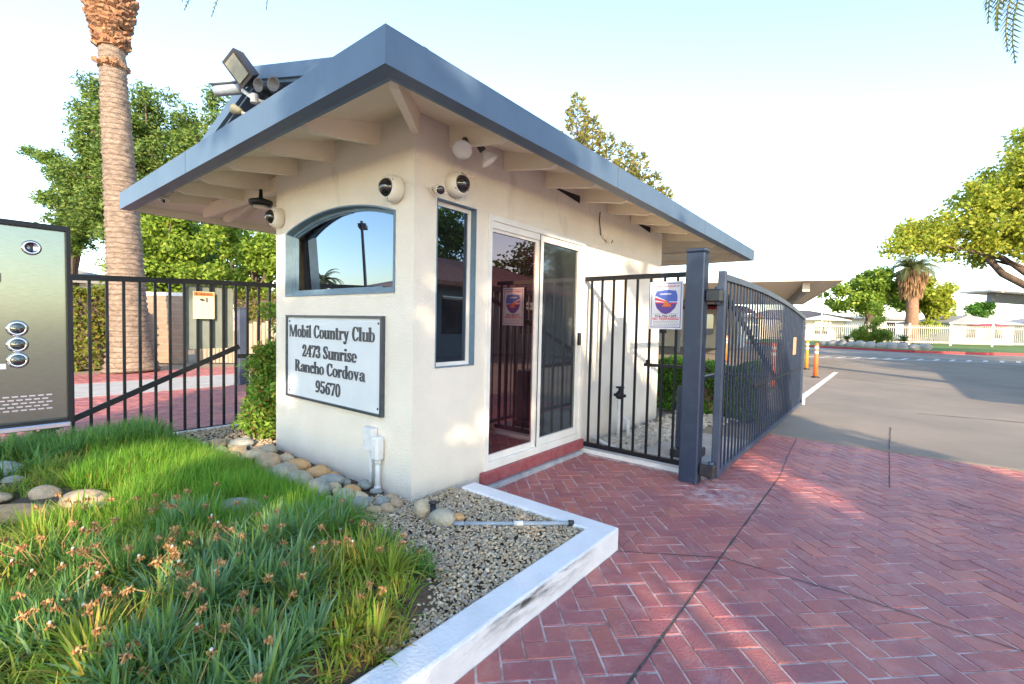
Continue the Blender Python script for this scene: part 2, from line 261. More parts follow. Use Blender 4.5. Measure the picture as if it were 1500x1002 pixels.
# ------------------------------------------------------------------ mesh helpers
ORG = {}
class MB:
    def __init__(s): s.v = []; s.f = []
    def add(s, vs, fs):
        k = len(s.v); s.v += [tuple(map(float, p)) for p in vs]; s.f += [tuple(i+k for i in f) for f in fs]; return s
    def box(s, a, b):
        x0, y0, z0 = a; x1, y1, z1 = b
        return s.add([(x0,y0,z0),(x1,y0,z0),(x1,y1,z0),(x0,y1,z0),(x0,y0,z1),(x1,y0,z1),(x1,y1,z1),(x0,y1,z1)],
                     [(0,3,2,1),(4,5,6,7),(0,1,5,4),(1,2,6,5),(2,3,7,6),(3,0,4,7)])
    def bbox(s, a, b, r=.008):      # box with chamfered edges
        x0, y0, z0 = a; x1, y1, z1 = b
        vs = []; ids = {}
        for ix, X in enumerate((x0, x1)):
            for iy, Y in enumerate((y0, y1)):
                for iz, Z in enumerate((z0, z1)):
                    sx, sy, sz = (1-2*ix)*r, (1-2*iy)*r, (1-2*iz)*r
                    for ax in range(3):
                        p = [X+sx, Y+sy, Z+sz]; p[ax] = (X, Y, Z)[ax]
                        ids[ix, iy, iz, ax] = len(vs); vs.append(p)
        F = []
        for ax in range(3):
            o = [i for i in range(3) if i != ax]
            for sd in (0, 1):
                q = []
                for a_, b_ in ((0,0),(1,0),(1,1),(0,1)):
                    k = [0,0,0]; k[ax] = sd; k[o[0]] = a_; k[o[1]] = b_; q.append(ids[(*k, ax)])
                F.append(q)
        for ax in range(3):
            o = [i for i in range(3) if i != ax]
            for a_ in (0, 1):
                for b_ in (0, 1):
                    q = []
                    for sd, w_ in ((0, 0), (0, 1), (1, 1), (1, 0)):
                        k = [0,0,0]; k[ax] = sd; k[o[0]] = a_; k[o[1]] = b_; q.append(ids[(*k, o[w_])])
                    F.append(q)
        for ix in (0, 1):
            for iy in (0, 1):
                for iz in (0, 1): F.append([ids[ix, iy, iz, a_] for a_ in range(3)])
        return s.add(vs, F)
    def bar(s, p, q, w, h, up=(0,0,1)):      # rectangular bar from p to q
        p, q = Vector(p), Vector(q); d = (q-p).normalized(); u = Vector(up)
        if abs(d.dot(u)) > .99: u = Vector((1,0,0))
        a = d.cross(u).normalized()*w/2; b = a.cross(d).normalized()*h/2
        vs = [p-a-b, p+a-b, p+a+b, p-a+b, q-a-b, q+a-b, q+a+b, q-a+b]
        return s.add(vs, [(0,1,2,3),(7,6,5,4),(0,4,5,1),(1,5,6,2),(2,6,7,3),(3,7,4,0)])
    def tube(s, pts, r, n=10, cap=True):
        pts = [Vector(p) for p in pts]; rs = r if isinstance(r, (list, tuple)) else [r]*len(pts)
        k = len(s.v); prev = None
        for i, p in enumerate(pts):
            d = (pts[min(i+1, len(pts)-1)]-pts[max(i-1, 0)]).normalized()
            if prev is None: a = d.orthogonal().normalized()
            else: a = (prev-d*prev.dot(d)).normalized()
            prev = a; b = d.cross(a)
            for j in range(n):
                t = 2*math.pi*j/n; s.v.append(tuple(p+(a*math.cos(t)+b*math.sin(t))*rs[i]))
        for i in range(len(pts)-1):
            for j in range(n):
                s.f.append((k+i*n+j, k+i*n+(j+1) % n, k+(i+1)*n+(j+1) % n, k+(i+1)*n+j))
        if cap:
            s.f.append(tuple(k+j for j in range(n))[::-1]); s.f.append(tuple(k+(len(pts)-1)*n+j for j in range(n)))
        return s
    def lathe(s, prof, o=(0,0,0), ax=(0,0,1), n=20):   # prof: [(radius, height)]
        ax = Vector(ax).normalized(); o = Vector(o); a = ax.orthogonal().normalized(); b = ax.cross(a); k = len(s.v)
        for r_, h_ in prof:
            for j in range(n):
                t = 2*math.pi*j/n; s.v.append(tuple(o+ax*h_+(a*math.cos(t)+b*math.sin(t))*max(r_, 1e-5)))
        for i in range(len(prof)-1):
            for j in range(n):
                s.f.append((k+i*n+j, k+i*n+(j+1) % n, k+(i+1)*n+(j+1) % n, k+(i+1)*n+j))
        s.f.append(tuple(k+j for j in range(n))[::-1]); s.f.append(tuple(k+(len(prof)-1)*n+j for j in range(n)))
        return s
    def prism(s, poly, o, ux, uy, nrm, d):   # polygon in (ux,uy), extruded by d along nrm
        o, ux, uy, nrm = Vector(o), Vector(ux), Vector(uy), Vector(nrm); n = len(poly)
        vs = [o+ux*a+uy*b for a, b in poly]+[o+ux*a+uy*b+nrm*d for a, b in poly]
        return s.add(vs, [tuple(range(n))[::-1], tuple(range(n, 2*n))]+[(i, (i+1) % n, n+(i+1) % n, n+i) for i in range(n)])
    def blob(s, c, r, seed=0, n=2, amp=.12, rot=0):
        rg = random.Random(seed); vs, fs = ICO[n]
        ph = [(Vector((rg.uniform(-1,1), rg.uniform(-1,1), rg.uniform(-1,1))).normalized(), rg.uniform(1.2, 2.6), rg.uniform(0, 6)) for _ in range(5)]
        out = []; cr, sr = math.cos(rot), math.sin(rot)
        for p in vs:
            k = 1+amp*sum(math.sin(p.dot(d)*f+o) for d, f, o in ph)/2.2
            x, y, z = p.x*r[0]*k, p.y*r[1]*k, p.z*r[2]*k
            out.append((c[0]+x*cr-y*sr, c[1]+x*sr+y*cr, c[2]+z))
        return s.add(out, fs)
    def build(s, name, m, parent=None, smooth=False, org=None):
        me = bpy.data.meshes.new(name)
        if parent is not None: o0 = ORG[parent.name]
        elif org is not None: o0 = Vector(org)
        else:
            a = np.array(s.v); o0 = Vector(((a[:,0].min()+a[:,0].max())/2, (a[:,1].min()+a[:,1].max())/2, a[:,2].min()))
        v = np.array(s.v, dtype=np.float64)-np.array(o0)
        me.from_pydata(v.tolist(), [], s.f); me.update()
        if smooth: me.polygons.foreach_set('use_smooth', [True]*len(me.polygons))
        mm = MT[m] if isinstance(m, str) else m
        me.materials.append(mm)
        ob = bpy.data.objects.new(name, me); COL.objects.link(ob)
        if parent is not None: ob.parent = parent; ORG[ob.name] = o0
        else: ob.location = o0; ORG[ob.name] = o0
        return ob

def _ico(n):
    t = (1+5**.5)/2
    v = [Vector(p).normalized() for p in [(-1,t,0),(1,t,0),(-1,-t,0),(1,-t,0),(0,-1,t),(0,1,t),(0,-1,-t),(0,1,-t),(t,0,-1),(t,0,1),(-t,0,-1),(-t,0,1)]]
    f = [(0,11,5),(0,5,1),(0,1,7),(0,7,10),(0,10,11),(1,5,9),(5,11,4),(11,10,2),(10,7,6),(7,1,8),(3,9,4),(3,4,2),(3,2,6),(3,6,8),(3,8,9),(4,9,5),(2,4,11),(6,2,10),(8,6,7),(9,8,1)]
    for _ in range(n):
        nf = []; cache = {}
        def mid(a, b):
            k = (min(a, b), max(a, b))
            if k not in cache: cache[k] = len(v); v.append(((v[a]+v[b])/2).normalized())
            return cache[k]
        for a, b, c in f:
            x, y, z = mid(a, b), mid(b, c), mid(c, a); nf += [(a,x,z),(b,y,x),(c,z,y),(x,y,z)]
        f = nf
    return v, f
ICO = {0: _ico(0), 1: _ico(1), 2: _ico(2), 3: _ico(3)}

def quads(name, V, m, parent=None, org=(0,0,0), smooth=False, F=None):
    """fast mesh from an (N,4,3) array of quads, or verts V (N,3) + faces F (M,4)"""
    if F is None:
        n = V.shape[0]; F = np.arange(n*4).reshape(n, 4); V = V.reshape(-1, 3)
    o0 = ORG[parent.name] if parent is not None else Vector(org)
    V = V-np.array(o0)
    me = bpy.data.meshes.new(name); me.vertices.add(len(V)); me.vertices.foreach_set('co', V.ravel())
    k = F.shape[1]
    me.loops.add(F.size); me.loops.foreach_set('vertex_index', F.ravel().astype(np.int32))
    me.polygons.add(len(F)); me.polygons.foreach_set('loop_start', np.arange(len(F), dtype=np.int32)*k)
    me.update(calc_edges=True)
    me.materials.append(MT[m])
    if smooth: me.polygons.foreach_set('use_smooth', [True]*len(F))
    ob = bpy.data.objects.new(name, me); COL.objects.link(ob)
    if parent is not None: ob.parent = parent
    else: ob.location = o0
    ORG[ob.name] = o0
    return ob

def tag(o, label=None, cat=None, group=None, kind=None):
    if label: o['label'] = label
    if cat: o['category'] = cat
    if group: o['group'] = group
    if kind: o['kind'] = kind
    return o
def thing(name, loc, label, cat, group=None):
    o = bpy.data.objects.new(name, None); COL.objects.link(o); o.location = loc; o.empty_display_size = .1
    ORG[o.name] = Vector(loc)
    return tag(o, label, cat, group)
def struct(o): o['kind'] = 'structure'; return o
def stuff(o): o['kind'] = 'stuff'; return o
def copy_tree(o, parent=None):
    c = o.copy(); COL.objects.link(c)
    if parent is not None: c.parent = parent
    for ch in o.children: copy_tree(ch, c)
    return c

def text_mesh(txt, size, bold=0.0, width=None, narrow=1.0):
    """flat mesh of a line of plain lettering, centred on x, baseline at y=0: returns verts, faces"""
    cu = bpy.data.curves.new('lettering', 'FONT'); cu.body = txt; cu.size = size; cu.align_x = 'CENTER'; cu.offset = bold; cu.resolution_u = 2
    ob = bpy.data.objects.new('lettering', cu); COL.objects.link(ob)
    dg = bpy.context.evaluated_depsgraph_get(); me = bpy.data.meshes.new_from_object(ob.evaluated_get(dg))
    vs = [v.co.copy() for v in me.vertices]; fs = [tuple(p.vertices) for p in me.polygons]
    bpy.data.objects.remove(ob); bpy.data.curves.remove(cu); bpy.data.meshes.remove(me)
    if vs:
        w0 = max(v.x for v in vs)-min(v.x for v in vs); cx = (max(v.x for v in vs)+min(v.x for v in vs))/2
        k = width/w0 if width else narrow
        vs = [Vector(((v.x-cx)*k, v.y, 0)) for v in vs]
    return vs, fs
def put_text(mb, txt, size, cx, cy, o, ux, uy, nrm, lift, **kw):
    vs, fs = text_mesh(txt, size, **kw); o, ux, uy, nrm = map(Vector, (o, ux, uy, nrm))
    return mb.add([o+ux*(v.x+cx)+uy*(v.y+cy)+nrm*lift for v in vs], fs)

NP = np.random.default_rng(7)
def unit(n, rg):
    a = rg.normal(size=(n, 3)); return a/np.linalg.norm(a, axis=1, keepdims=True)
def leaf_quads(P, L, W, rg, up=.3, dirs=None):
    """rhombic leaves at points P, length L, width W"""
    n = len(P); d = unit(n, rg) if dirs is None else dirs
    if up and dirs is None: d[:, 2] *= .7; d[:, 2] -= up*rg.random(n); d /= np.linalg.norm(d, axis=1, keepdims=True)
    s = np.cross(d, unit(n, rg)); s /= np.linalg.norm(s, axis=1, keepdims=True)+1e-9
    Ls = (L*rg.uniform(.6, 1.3, n))[:, None]; Ws = (W*rg.uniform(.6, 1.3, n))[:, None]
    return np.stack([P, P+d*Ls*.45+s*Ws*.5, P+d*Ls, P+d*Ls*.45-s*Ws*.5], 1)
def clump_points(cs, rs, n, rg, shell=.5):
    k = rg.integers(0, len(cs), n) if not isinstance(rs, np.ndarray) else rg.choice(len(cs), n, p=(rs**2)/np.sum(rs**2))
    r_ = rs[k] if isinstance(rs, np.ndarray) else np.full(n, rs)
    d = unit(n, rg)*(rg.random(n)**shell)[:, None]*r_[:, None]; d[:, 2] *= .8
    return cs[k]+d

def tree(name, label, base, blobs, trunk_r, leafm, n=14000, L=.22, W=.12, group=None, cat='tree', clr=.7, ncl=60, seed=1, limbs=10, bark='bark', trunk_top=None, spread=1.0):
    """blobs: [(cx,cy,cz, rx,ry,rz)] lobes of the crown in world metres"""
    rg = np.random.default_rng(seed); t = thing(name, base, label, cat, group)
    vols = np.array([b[3]*b[4]*b[5] for b in blobs])**.7; pr = vols/vols.sum()
    cs = []
    while len(cs) < ncl:
        b = blobs[rg.choice(len(blobs), p=pr)]; d = unit(1, rg)[0]*rg.random()**.35
        cs.append([b[0]+d[0]*b[3], b[1]+d[1]*b[4], b[2]+d[2]*b[5]])
    cs = np.array(cs); rs = clr*rg.uniform(.55, 1.25, len(cs))
    P = clump_points(cs, rs, n, rg)
    q = leaf_quads(P, L, W, rg)
    mb = MB(); top = Vector(trunk_top) if trunk_top else Vector((np.mean([b[0] for b in blobs]), np.mean([b[1] for b in blobs]), np.mean([b[2] for b in blobs])))
    B = Vector(base); rr = random.Random(seed)
    pts = [B+(top-B)*k+Vector((rr.uniform(-1,1), rr.uniform(-1,1), 0))*trunk_r*(.8 if 0 < k < 1 else 0) for k in (0, .08, .3, .55, .8, 1)]
    mb.tube(pts, [trunk_r*1.35, trunk_r*1.05, trunk_r*.9, trunk_r*.7, trunk_r*.45, trunk_r*.25], 10)
    order = rg.permutation(len(cs))[:limbs]
    for i in order:
        k = rr.uniform(.35, .85); a = B+(top-B)*k; c = Vector(cs[i]); m_ = (a+c)/2+Vector((rr.uniform(-.2,.2), rr.uniform(-.2,.2), (c-a).length*.1))
        r0 = trunk_r*(1-.75*k)*.6
        mb.tube([a, m_, c], [r0, r0*.6, r0*.2], 6)
    mb.build('trunk', bark, t, True)
    quads('crown', q, leafm, t)
    return t

# ------------------------------------------------------------------ setting: ground sheets
g = MB().add([(-900,-900,-.150),(900,-900,-.150),(900,900,-.150),(-900,900,-.150)], [(0,1,2,3)]); struct(g.build('ground', 'earth'))
g = MB().add([(-14,4.75,-.104),(60,4.75,-.104),(60,60,-.104),(-14,60,-.104)], [(0,1,2,3)]); struct(g.build('road', 'asphalt'))
g = MB().add([(1.2,-8,-.1045),(60,-8,-.1045),(60,4.749,-.1045),(1.2,4.749,-.1045)], [(0,1,2,3)]); g.add([(.0,.45,-.1045),(1.2,.45,-.1045),(1.2,2.3,-.1045),(0,2.3,-.1045)], [(0,1,2,3)])
g.add([(-9.62,-8,-.105),(-3.38,-8,-.105),(-3.38,7,-.105),(-9.62,7,-.105)], [(0,1,2,3)]); struct(g.build('paving_bed', 'grout'))

def clip(poly, a, b, c):      # keep a*x+b*y<=c
    out = []
    for i in range(len(poly)):
        p, q = poly[i], poly[(i+1) % len(poly)]; dp, dq = a*p[0]+b*p[1]-c, a*q[0]+b*q[1]-c
        if dp <= 0: out.append(p)
        if (dp < 0 < dq) or (dq < 0 < dp):
            t = dp/(dp-dq); out.append((p[0]+(q[0]-p[0])*t, p[1]+(q[1]-p[1])*t))
    return out
def inset(poly, d):
    cx = sum(p[0] for p in poly)/len(poly); cy = sum(p[1] for p in poly)/len(poly)
    o = []
    for p in poly:
        L = math.hypot(p[0]-cx, p[1]-cy)+1e-9; k = max(0, 1-d*1.4/L); o.append((cx+(p[0]-cx)*k, cy+(p[1]-cy)*k))
    return o
def herringbone(mb, rects, wd, z, gap, ang, seed):
    rg = random.Random(seed); ca, sa = math.cos(ang), math.sin(ang)
    for (x0, x1, y0, y1) in rects:
        us = [ca*x+sa*y for x in (x0, x1) for y in (y0, y1)]; vs = [-sa*x+ca*y for x in (x0, x1) for y in (y0, y1)]
        for i in range(int(min(us)/wd)-3, int(max(us)/wd)+3):
            for j in range(int(min(vs)/wd)-3, int(max(vs)/wd)+3):
                k = (i-j) % 4
                if k == 0: a, b, c, d = i, i+2, j, j+1
                elif k == 2: a, b, c, d = i, i+1, j-1, j+1
                else: continue
                e = gap/2; jx, jy = rg.uniform(-.0012, .0012), rg.uniform(-.0012, .0012)
                q = [(a*wd+e+jx, c*wd+e+jy), (b*wd-e+jx, c*wd+e+jy), (b*wd-e+jx, d*wd-e+jy), (a*wd+e+jx, d*wd-e+jy)]
                q = [(ca*u-sa*v, sa*u+ca*v) for u, v in q]
                for cl in ((-1,0,-x0), (1,0,x1), (0,-1,-y0), (0,1,y1)):
                    if q: q = clip(q, *cl)
                if len(q) < 3: continue
                zz = z+rg.uniform(-.0022, .0018); top = inset(q, .004); n = len(q)
                mb.add([(x, y, z-.012) for x, y in q]+[(x, y, zz-.0025) for x, y in inset(q, .0008)]+[(x, y, zz) for x, y in top],
                       [tuple(range(2*n, 3*n))]+[(i_, (i_+1) % n, n+(i_+1) % n, n+i_) for i_ in range(n)]+[(n+i_, n+(i_+1) % n, 2*n+(i_+1) % n, 2*n+i_) for i_ in range(n)])
mb = MB(); herringbone(mb, [(1.303, 6.6, -3.2, 4.66), (.02, 1.303, .543, 2.20)], .1016, -.10, .0085, R(45), 3); struct(mb.build('brick_paving', 'brick', org=(0,0,0)))
mb = MB(); herringbone(mb, [(-7.6, -3.42, -2.6, 5.5)], .1016, -.10, .009, R(45), 5); struct(mb.build('brick_driveway', 'brick'))
mb = MB(); herringbone(mb, [(-11.4, -9.62, -3.0, 6.5)], .1016, -.09, .009, R(45), 6); struct(mb.build('brick_border', 'brick'))
struct(MB().box((-9.6,-8,-.13), (-7.62,7,-.098)).build('concrete_gutter', 'concrete'))
struct(MB().box((1.303,4.66,-.13), (12,4.755,-.0985)).build('concrete_strip', 'earth'))
def ribbon(pts, wd, z, jit=0, seed=1):
    rg = random.Random(seed); P = []
    for a, b in zip(pts[:-1], pts[1:]):
        n = max(1, int(math.hypot(b[0]-a[0], b[1]-a[1])/.08)) if jit else 1
        P += [(a[0]+(b[0]-a[0])*i/n+rg.uniform(-jit, jit), a[1]+(b[1]-a[1])*i/n+rg.uniform(-jit, jit)) for i in range(n)]
    P.append(pts[-1]); m_ = MB(); vs = []
    for i, p in enumerate(P):
        a, b = P[max(0, i-1)], P[min(len(P)-1, i+1)]; L = math.hypot(b[0]-a[0], b[1]-a[1]); nx, ny = -(b[1]-a[1])/L, (b[0]-a[0])/L
        k = wd/2*(1 if not jit else rg.uniform(.55, 1.25)); vs += [(p[0]+nx*k, p[1]+ny*k, z), (p[0]-nx*k, p[1]-ny*k, z)]
    return m_.add(vs, [(2*i+1, 2*i, 2*i+2, 2*i+3)[::-1] for i in range(len(P)-1)])
mb = ribbon([(1.806,-3.2),(1.806,2.75)], .011, -.0975, .0012, 1)
for pts, wd, sd in [([(1.81,2.75),(1.75,3.6),(1.70,4.66)], .007, 2), ([(1.31,.50),(1.81,.84),(2.4,.87),(3.03,.845),(6,.75)], .008, 3), ([(1.94,2.52),(3.3,2.60),(6.5,2.75)], .007, 4), ([(1.45,2.72),(2.0,2.93),(3.36,2.985),(6.5,3.1)], .006, 5), ([(2.59,3.12),(2.595,4.66)], .009, 6)]:
    q = ribbon(pts, wd, -.0975, .003, sd); mb.add(q.v, q.f)
struct(mb.build('paving_joint', 'joint'))
mb = ribbon([(2.595,4.80),(2.62,6.4)], .01, -.099, .004, 7)
for pts, sd in [([(3.0,8.2),(5.2,8.6),(9,9.6)], 8), ([(1.5,14.2),(3.4,13.2),(6,12.6),(12,12.4)], 9)]:
    q = ribbon(pts, .03, -.099, .02, sd); mb.add(q.v, q.f)
struct(mb.build('road_crack', 'joint'))
struct(ribbon([(1.26,8.4),(1.31,16.2)], .13, -.099).build('road_line', 'line'))
for i, (a, b) in enumerate([((-.6,25.8),(12,29.8)), ((-1.2,30.5),(14,34.5))]): struct(ribbon([a, b], .12, -.099).build('road_line', 'line'))
mb = MB()
for i in range(16):
    x = -.6+i*.62; y = 24.6+i*.42; q = ribbon([(x, y), (x+.30, y+2.0)], .16, -.0985); mb.add(q.v, q.f)
q = ribbon([(-.9,24.5),(9.6,31.6)], .14, -.0988); mb.add(q.v, q.f)
struct(mb.build('parking_marking', 'line'))
# far kerb and lawn
kp = [(-14,46),(-6,43),(-1.5,41.1),(1.2,39.3),(4.0,38.3),(6.5,39.2),(9.5,41.6),(16,46.5),(30,57)]
mb = MB()
for a, b in zip(kp[:-1], kp[1:]): mb.bar((a[0], a[1], -.03), (b[0], b[1], -.03), .18, .16)
struct(mb.build('red_kerb', 'redkerb'))
vs = [(x, y+.05, .035) for x, y in kp]+[(x+2, y+45, .16) for x, y in kp]; n = len(kp)
struct(MB().add(vs, [(i, i+1, n+i+1, n+i) for i in range(n-1)]).build('lawn', 'lawn'))

# ------------------------------------------------------------------ guard house
GH = thing('guard_house', (0,0,0), 'cream stucco guard house with slate blue roof edge, arched window and sliding door', 'guard house')
def outline(x0, x1, z0, zs, rise, n=20):
    P = [(x0, z0), (x1, z0), (x1, zs)]
    hw = (x1-x0)/2; cx = (x0+x1)/2; rad = (hw*hw+rise*rise)/(2*rise); cz = zs+rise-rad; a0 = math.asin(hw/rad)
    for i in range(1, n): t = a0-2*a0*i/n; P.append((cx+rad*math.sin(t), cz+rad*math.cos(t)))
    return P+[(x0, zs)]
AO = outline(-1.827, -.203, 1.452, 2.032, .122)
ZT = 2.70
mb = MB()
# front wall (y=0) round the arched opening
mb.add([(-2.024,0,-.15),(-1.827,0,-.15),(-1.827,0,ZT),(-2.024,0,ZT)], [(0,1,2,3)]); mb.add([(-.203,0,-.15),(0,0,-.15),(0,0,ZT),(-.203,0,ZT)], [(0,1,2,3)])
mb.add([(-1.827,0,-.15),(-.203,0,-.15),(-.203,0,1.452),(-1.827,0,1.452)], [(0,1,2,3)])
ar = AO[2:]
for a, b in zip(ar[:-1], ar[1:]): mb.add([(b[0],0,b[1]),(a[0],0,a[1]),(a[0],0,ZT),(b[0],0,ZT)], [(0,1,2,3)])
# right wall (x=0)
def rw(y0, y1, z0, z1): mb.add([(0,y0,z0),(0,y1,z0),(0,y1,z1),(0,y0,z1)], [(0,1,2,3)])
W0, W1, WB, WT = .199, .604, .918, 2.13; D0, D1, DB, DT = .735, 2.263, .041, 2.121
rw(0,W0,-.15,ZT); rw(W0,W1,-.15,WB); rw(W0,W1,WT,ZT); rw(W1,D0,-.15,ZT); rw(D0,D1,-.15,DB); rw(D0,D1,DT,ZT); rw(D1,4.406,-.15,ZT)
for (y0, y1, z0, z1) in ((W0,W1,WB,WT), (D0,D1,DB,DT)):
    for a, b in (((y0,z0),(y1,z0)), ((y1,z0),(y1,z1)), ((y1,z1),(y0,z1)), ((y0,z1),(y0,z0))):
        mb.add([(0,a[0],a[1]),(0,b[0],b[1]),(-.10,b[0],b[1]),(-.10,a[0],a[1])], [(0,1,2,3)])
# back and left walls, inner lining
mb.add([(0,4.406,-.15),(-2.024,4.406,-.15),(-2.024,4.406,ZT),(0,4.406,ZT)], [(0,1,2,3)]); mb.add([(-2.024,4.406,-.15),(-2.024,0,-.15),(-2.024,0,ZT),(-2.024,4.406,ZT)], [(0,1,2,3)])
mb.build('wall', 'stucco', GH)

def ring(mb, outer, inner, pos, nrm, dep, ux, uy):
    """frame ring: front face, outer rim and inner rim, dep deep behind pos"""
    pos, nrm, ux, uy = map(Vector, (pos, nrm, ux, uy)); n = len(outer)
    P = lambda q, k: pos+ux*q[0]+uy*q[1]-nrm*k
    vs = [P(q, 0) for q in outer]+[P(q, 0) for q in inner]+[P(q, dep) for q in outer]+[P(q, dep) for q in inner]
    fs = []
    for i in range(n):
        j = (i+1) % n; fs += [(i, j, n+j, n+i), (n+i, n+j, 3*n+j, 3*n+i), (j, i, 2*n+i, 2*n+j)]
    return mb.add(vs, fs)
def rect(x0, x1, z0, z1): return [(x0,z0),(x1,z0),(x1,z1),(x0,z1)]
X, Y, Z = (1,0,0), (0,1,0), (0,0,1)
# arched window in the front wall
mb = MB(); i1 = outline(-1.812, -.218, 1.470, 2.024, .119); i2 = outline(-1.780, -.250, 1.500, 2.002, .115)
ring(mb, AO, i1, (0,-.010,0), (0,-1,0), .105, X, Z); ring(mb, i1, i2, (0,.055,0), (0,-1,0), .035, X, Z)
i3 = outline(-1.765, -.262, 1.512, 1.994, .113); ring(mb, i2, i3, (0,.070,0), (0,-1,0), .02, X, Z)
AW = mb.build('arched_window', 'bluetrim', GH)
mb = MB(); mb.add([(x, .094-(x+1.0)*.061-(z-1.75)*.04, z) for x, z in i2], [tuple(range(len(i2)))]); mb.build('glass_pane', 'glass_arch', AW)
# side window
mb = MB(); o = rect(W0, W1, WB, WT); i1 = rect(W0+.006, W1-.006, WB+.006, WT-.006); i2 = rect(W0+.034, W1-.034, WB+.034, WT-.034)
ring(mb, o, i1, (.006,0,0), X, .075, Y, Z)
SW = mb.build('side_window', 'bluetrim', GH)
mb = MB(); ring(mb, i1, i2, (-.050,0,0), X, .02, Y, Z); mb.build('sash', 'vinyl', SW)
mb = MB(); mb.add([(-.060,y,z) for y, z in i1], [(0,1,2,3)]); mb.build('glass_pane', 'glass_side', SW)
# sliding door
SD = MB(); ring(SD, rect(D0,D1,DB,DT), rect(D0+.045,D1-.045,DB+.05,DT-.045), (.018,0,0), X, .10, Y, Z)
SD.box((-.03,D0+.045,DT-.10), (.006,1.452,DT-.0452)); SD.box((-.02,D0+.045,DB+.0502), (.014,D1-.045,DB+.062))
SD = SD.build('sliding_door', 'vinyl', GH)
mb = MB(); ring(mb, rect(D0+.046,1.455,DB+.062,DT-.10), rect(D0+.075,1.42,DB+.115,DT-.125), (-.012,0,0), X, .03, Y, Z); mb.build('fixed_panel_frame', 'vinyl', SD)
mb = MB(); mb.add([(-.026,D0+.06,DB+.08),(-.026,1.43,DB+.08),(-.026,1.43,DT-.11),(-.026,D0+.06,DT-.11)], [(0,1,2,3)]); mb.build('glass_pane', 'glass_red', SD)
mb = MB(); ring(mb, rect(1.46,D1-.048,DB+.064,DT-.047), rect(1.515,D1-.105,DB+.135,DT-.105), (.004,0,0), X, .035, Y, Z); mb.build('screen_frame', 'vinyl', SD)
mb = MB(); mb.add([(-.016,1.50,DB+.12),(-.016,D1-.09,DB+.12),(-.016,D1-.09,DT-.09),(-.016,1.50,DT-.09)], [(0,1,2,3)]); mb.build('screen', 'screen', SD)
mb = MB(); mb.box((.002,1.4555,DB+.064), (.010,1.4598,DT-.047)); mb.build('seal', 'dark', SD)
mb = MB(); mb.bbox((.004,2.155,1.04), (.035,2.19,1.17), .006); mb.build('door_handle', 'black', SD)
mb = MB(); mb.bbox((.0005,.69,-.062), (.05,2.28,.040), .006); mb.build('door_sill', 'redsill', GH)
mb = MB(); mb.bbox((.0,.72,-.11), (.085,2.21,-.064), .006); mb.build('door_step', 'greystep', GH)
# roof: hipped deck, fascia boards, upper gable
FX, FY, FL, FR, FB, FT = .681, -.734, -4.19, 6.87, 2.425, 2.603
ex, ey, el, er, e0, sl_ = .60, -.655, -4.11, 6.79, 2.50, .27
hw = (ex-el)/2; xr = (ex+el)/2
def hip(z0):
    m_ = MB(); zr = z0+sl_*hw
    m_.add([(ex,ey,z0),(ex,er,z0),(el,er,z0),(el,ey,z0),(xr,ey+hw,zr),(xr,er-hw,zr)], [(0,1,5,4),(1,2,5),(2,3,4,5),(3,0,4)])
    return m_
RF = hip(e0+.055).build('roof', 'shingle', GH)
hip(e0).build('soffit', 'soffit', GH)
mb = MB(); t = .085
mb.prism([(FL,FY),(FX,FY),(FX-t,FY+t),(FL+t,FY+t)], (0,0,FB), X, Y, Z, FT-FB); mb.prism([(FX,FY),(FX,FR),(FX-t,FR-t),(FX-t,FY+t)], (0,0,FB), X, Y, Z, FT-FB)
mb.prism([(FX,FR),(FL,FR),(FL+.03,FR-.03),(FX-t,FR-.03),(FX-t,FR-t)], (0,0,FB+.002), X, Y, Z, FT-FB-.002)
mb.prism([(FL,FR),(FL,FY),(FL+t,FY+t),(FL+.03,FY+t),(FL+.03,FR-.03)], (0,0,FB+.002), X, Y, Z, FT-FB-.002)
mb.build('fascia', 'blue', RF)
for q0, q1 in (((-2.02,FY-.0012,FB), (-2.016,FY+.01,FT-.001)), ((FX-.01,1.62,FB+.001), (FX+.0012,1.624,FT-.001)), ((FX-.01,4.06,FB+.001), (FX+.0012,4.064,FT-.001))): MB().box(q0, q1).build('board_joint', 'darkblue', RF)
mb = MB()
ti = .125
for P in ([(FL+t,FY+t),(FX-t,FY+t),(FX-ti,FY+ti),(FL+t,FY+ti)], [(FX-t,FY+t),(FX-t,FR-t),(FX-ti,FR-t),(FX-ti,FY+ti)]): mb.prism(P, (0,0,FB+.012), X, Y, Z, .08)
mb.build('sub_fascia', 'bluetrim', RF)
mb = MB().box((FL+.031,FY+t+.001,FB+.004), (FL+.075,FR-.032,2.58)); mb.box((FL+.076,FR-.075,FB+.004), (FX-t-.002,FR-.032,2.58)); mb.build('eave_board', 'soffit', RF)
def deck(x, y): return e0+sl_*min(ex-x, y-ey, x-el, er-y)
def rafter(p0, p1, z0, z1, wd=.045):     # from the wall (p0) to the eave (p1), bottom edge z0 at wall, z1 at tail
    p0, p1 = Vector((*p0, 0)), Vector((*p1, 0)); d = (p1-p0); L = d.length; d.normalize(); s = Vector((-d.y, d.x, 0))
    poly = [(0, z0), (L-.10, z1+.004), (L-.02, z1+.035), (L, z1+.05), (L, deck(p1.x, p1.y)+.004), (0, deck(p0.x, p0.y)+.004)]
    m_ = MB().prism(poly, p0-s*wd/2, d, Z, s, wd)
    return m_.build('rafter', 'soffit', RF)
for x in (-.41,-1.02,-1.63): rafter((x,.02), (x,-.60), 2.525, 2.437)
for x in (-2.24,-2.85,-3.46): rafter((x,min(.6, ey+(x-el)-.08)), (x,-.60), 2.525 if x > -3 else 2.50, 2.437)
y = .33
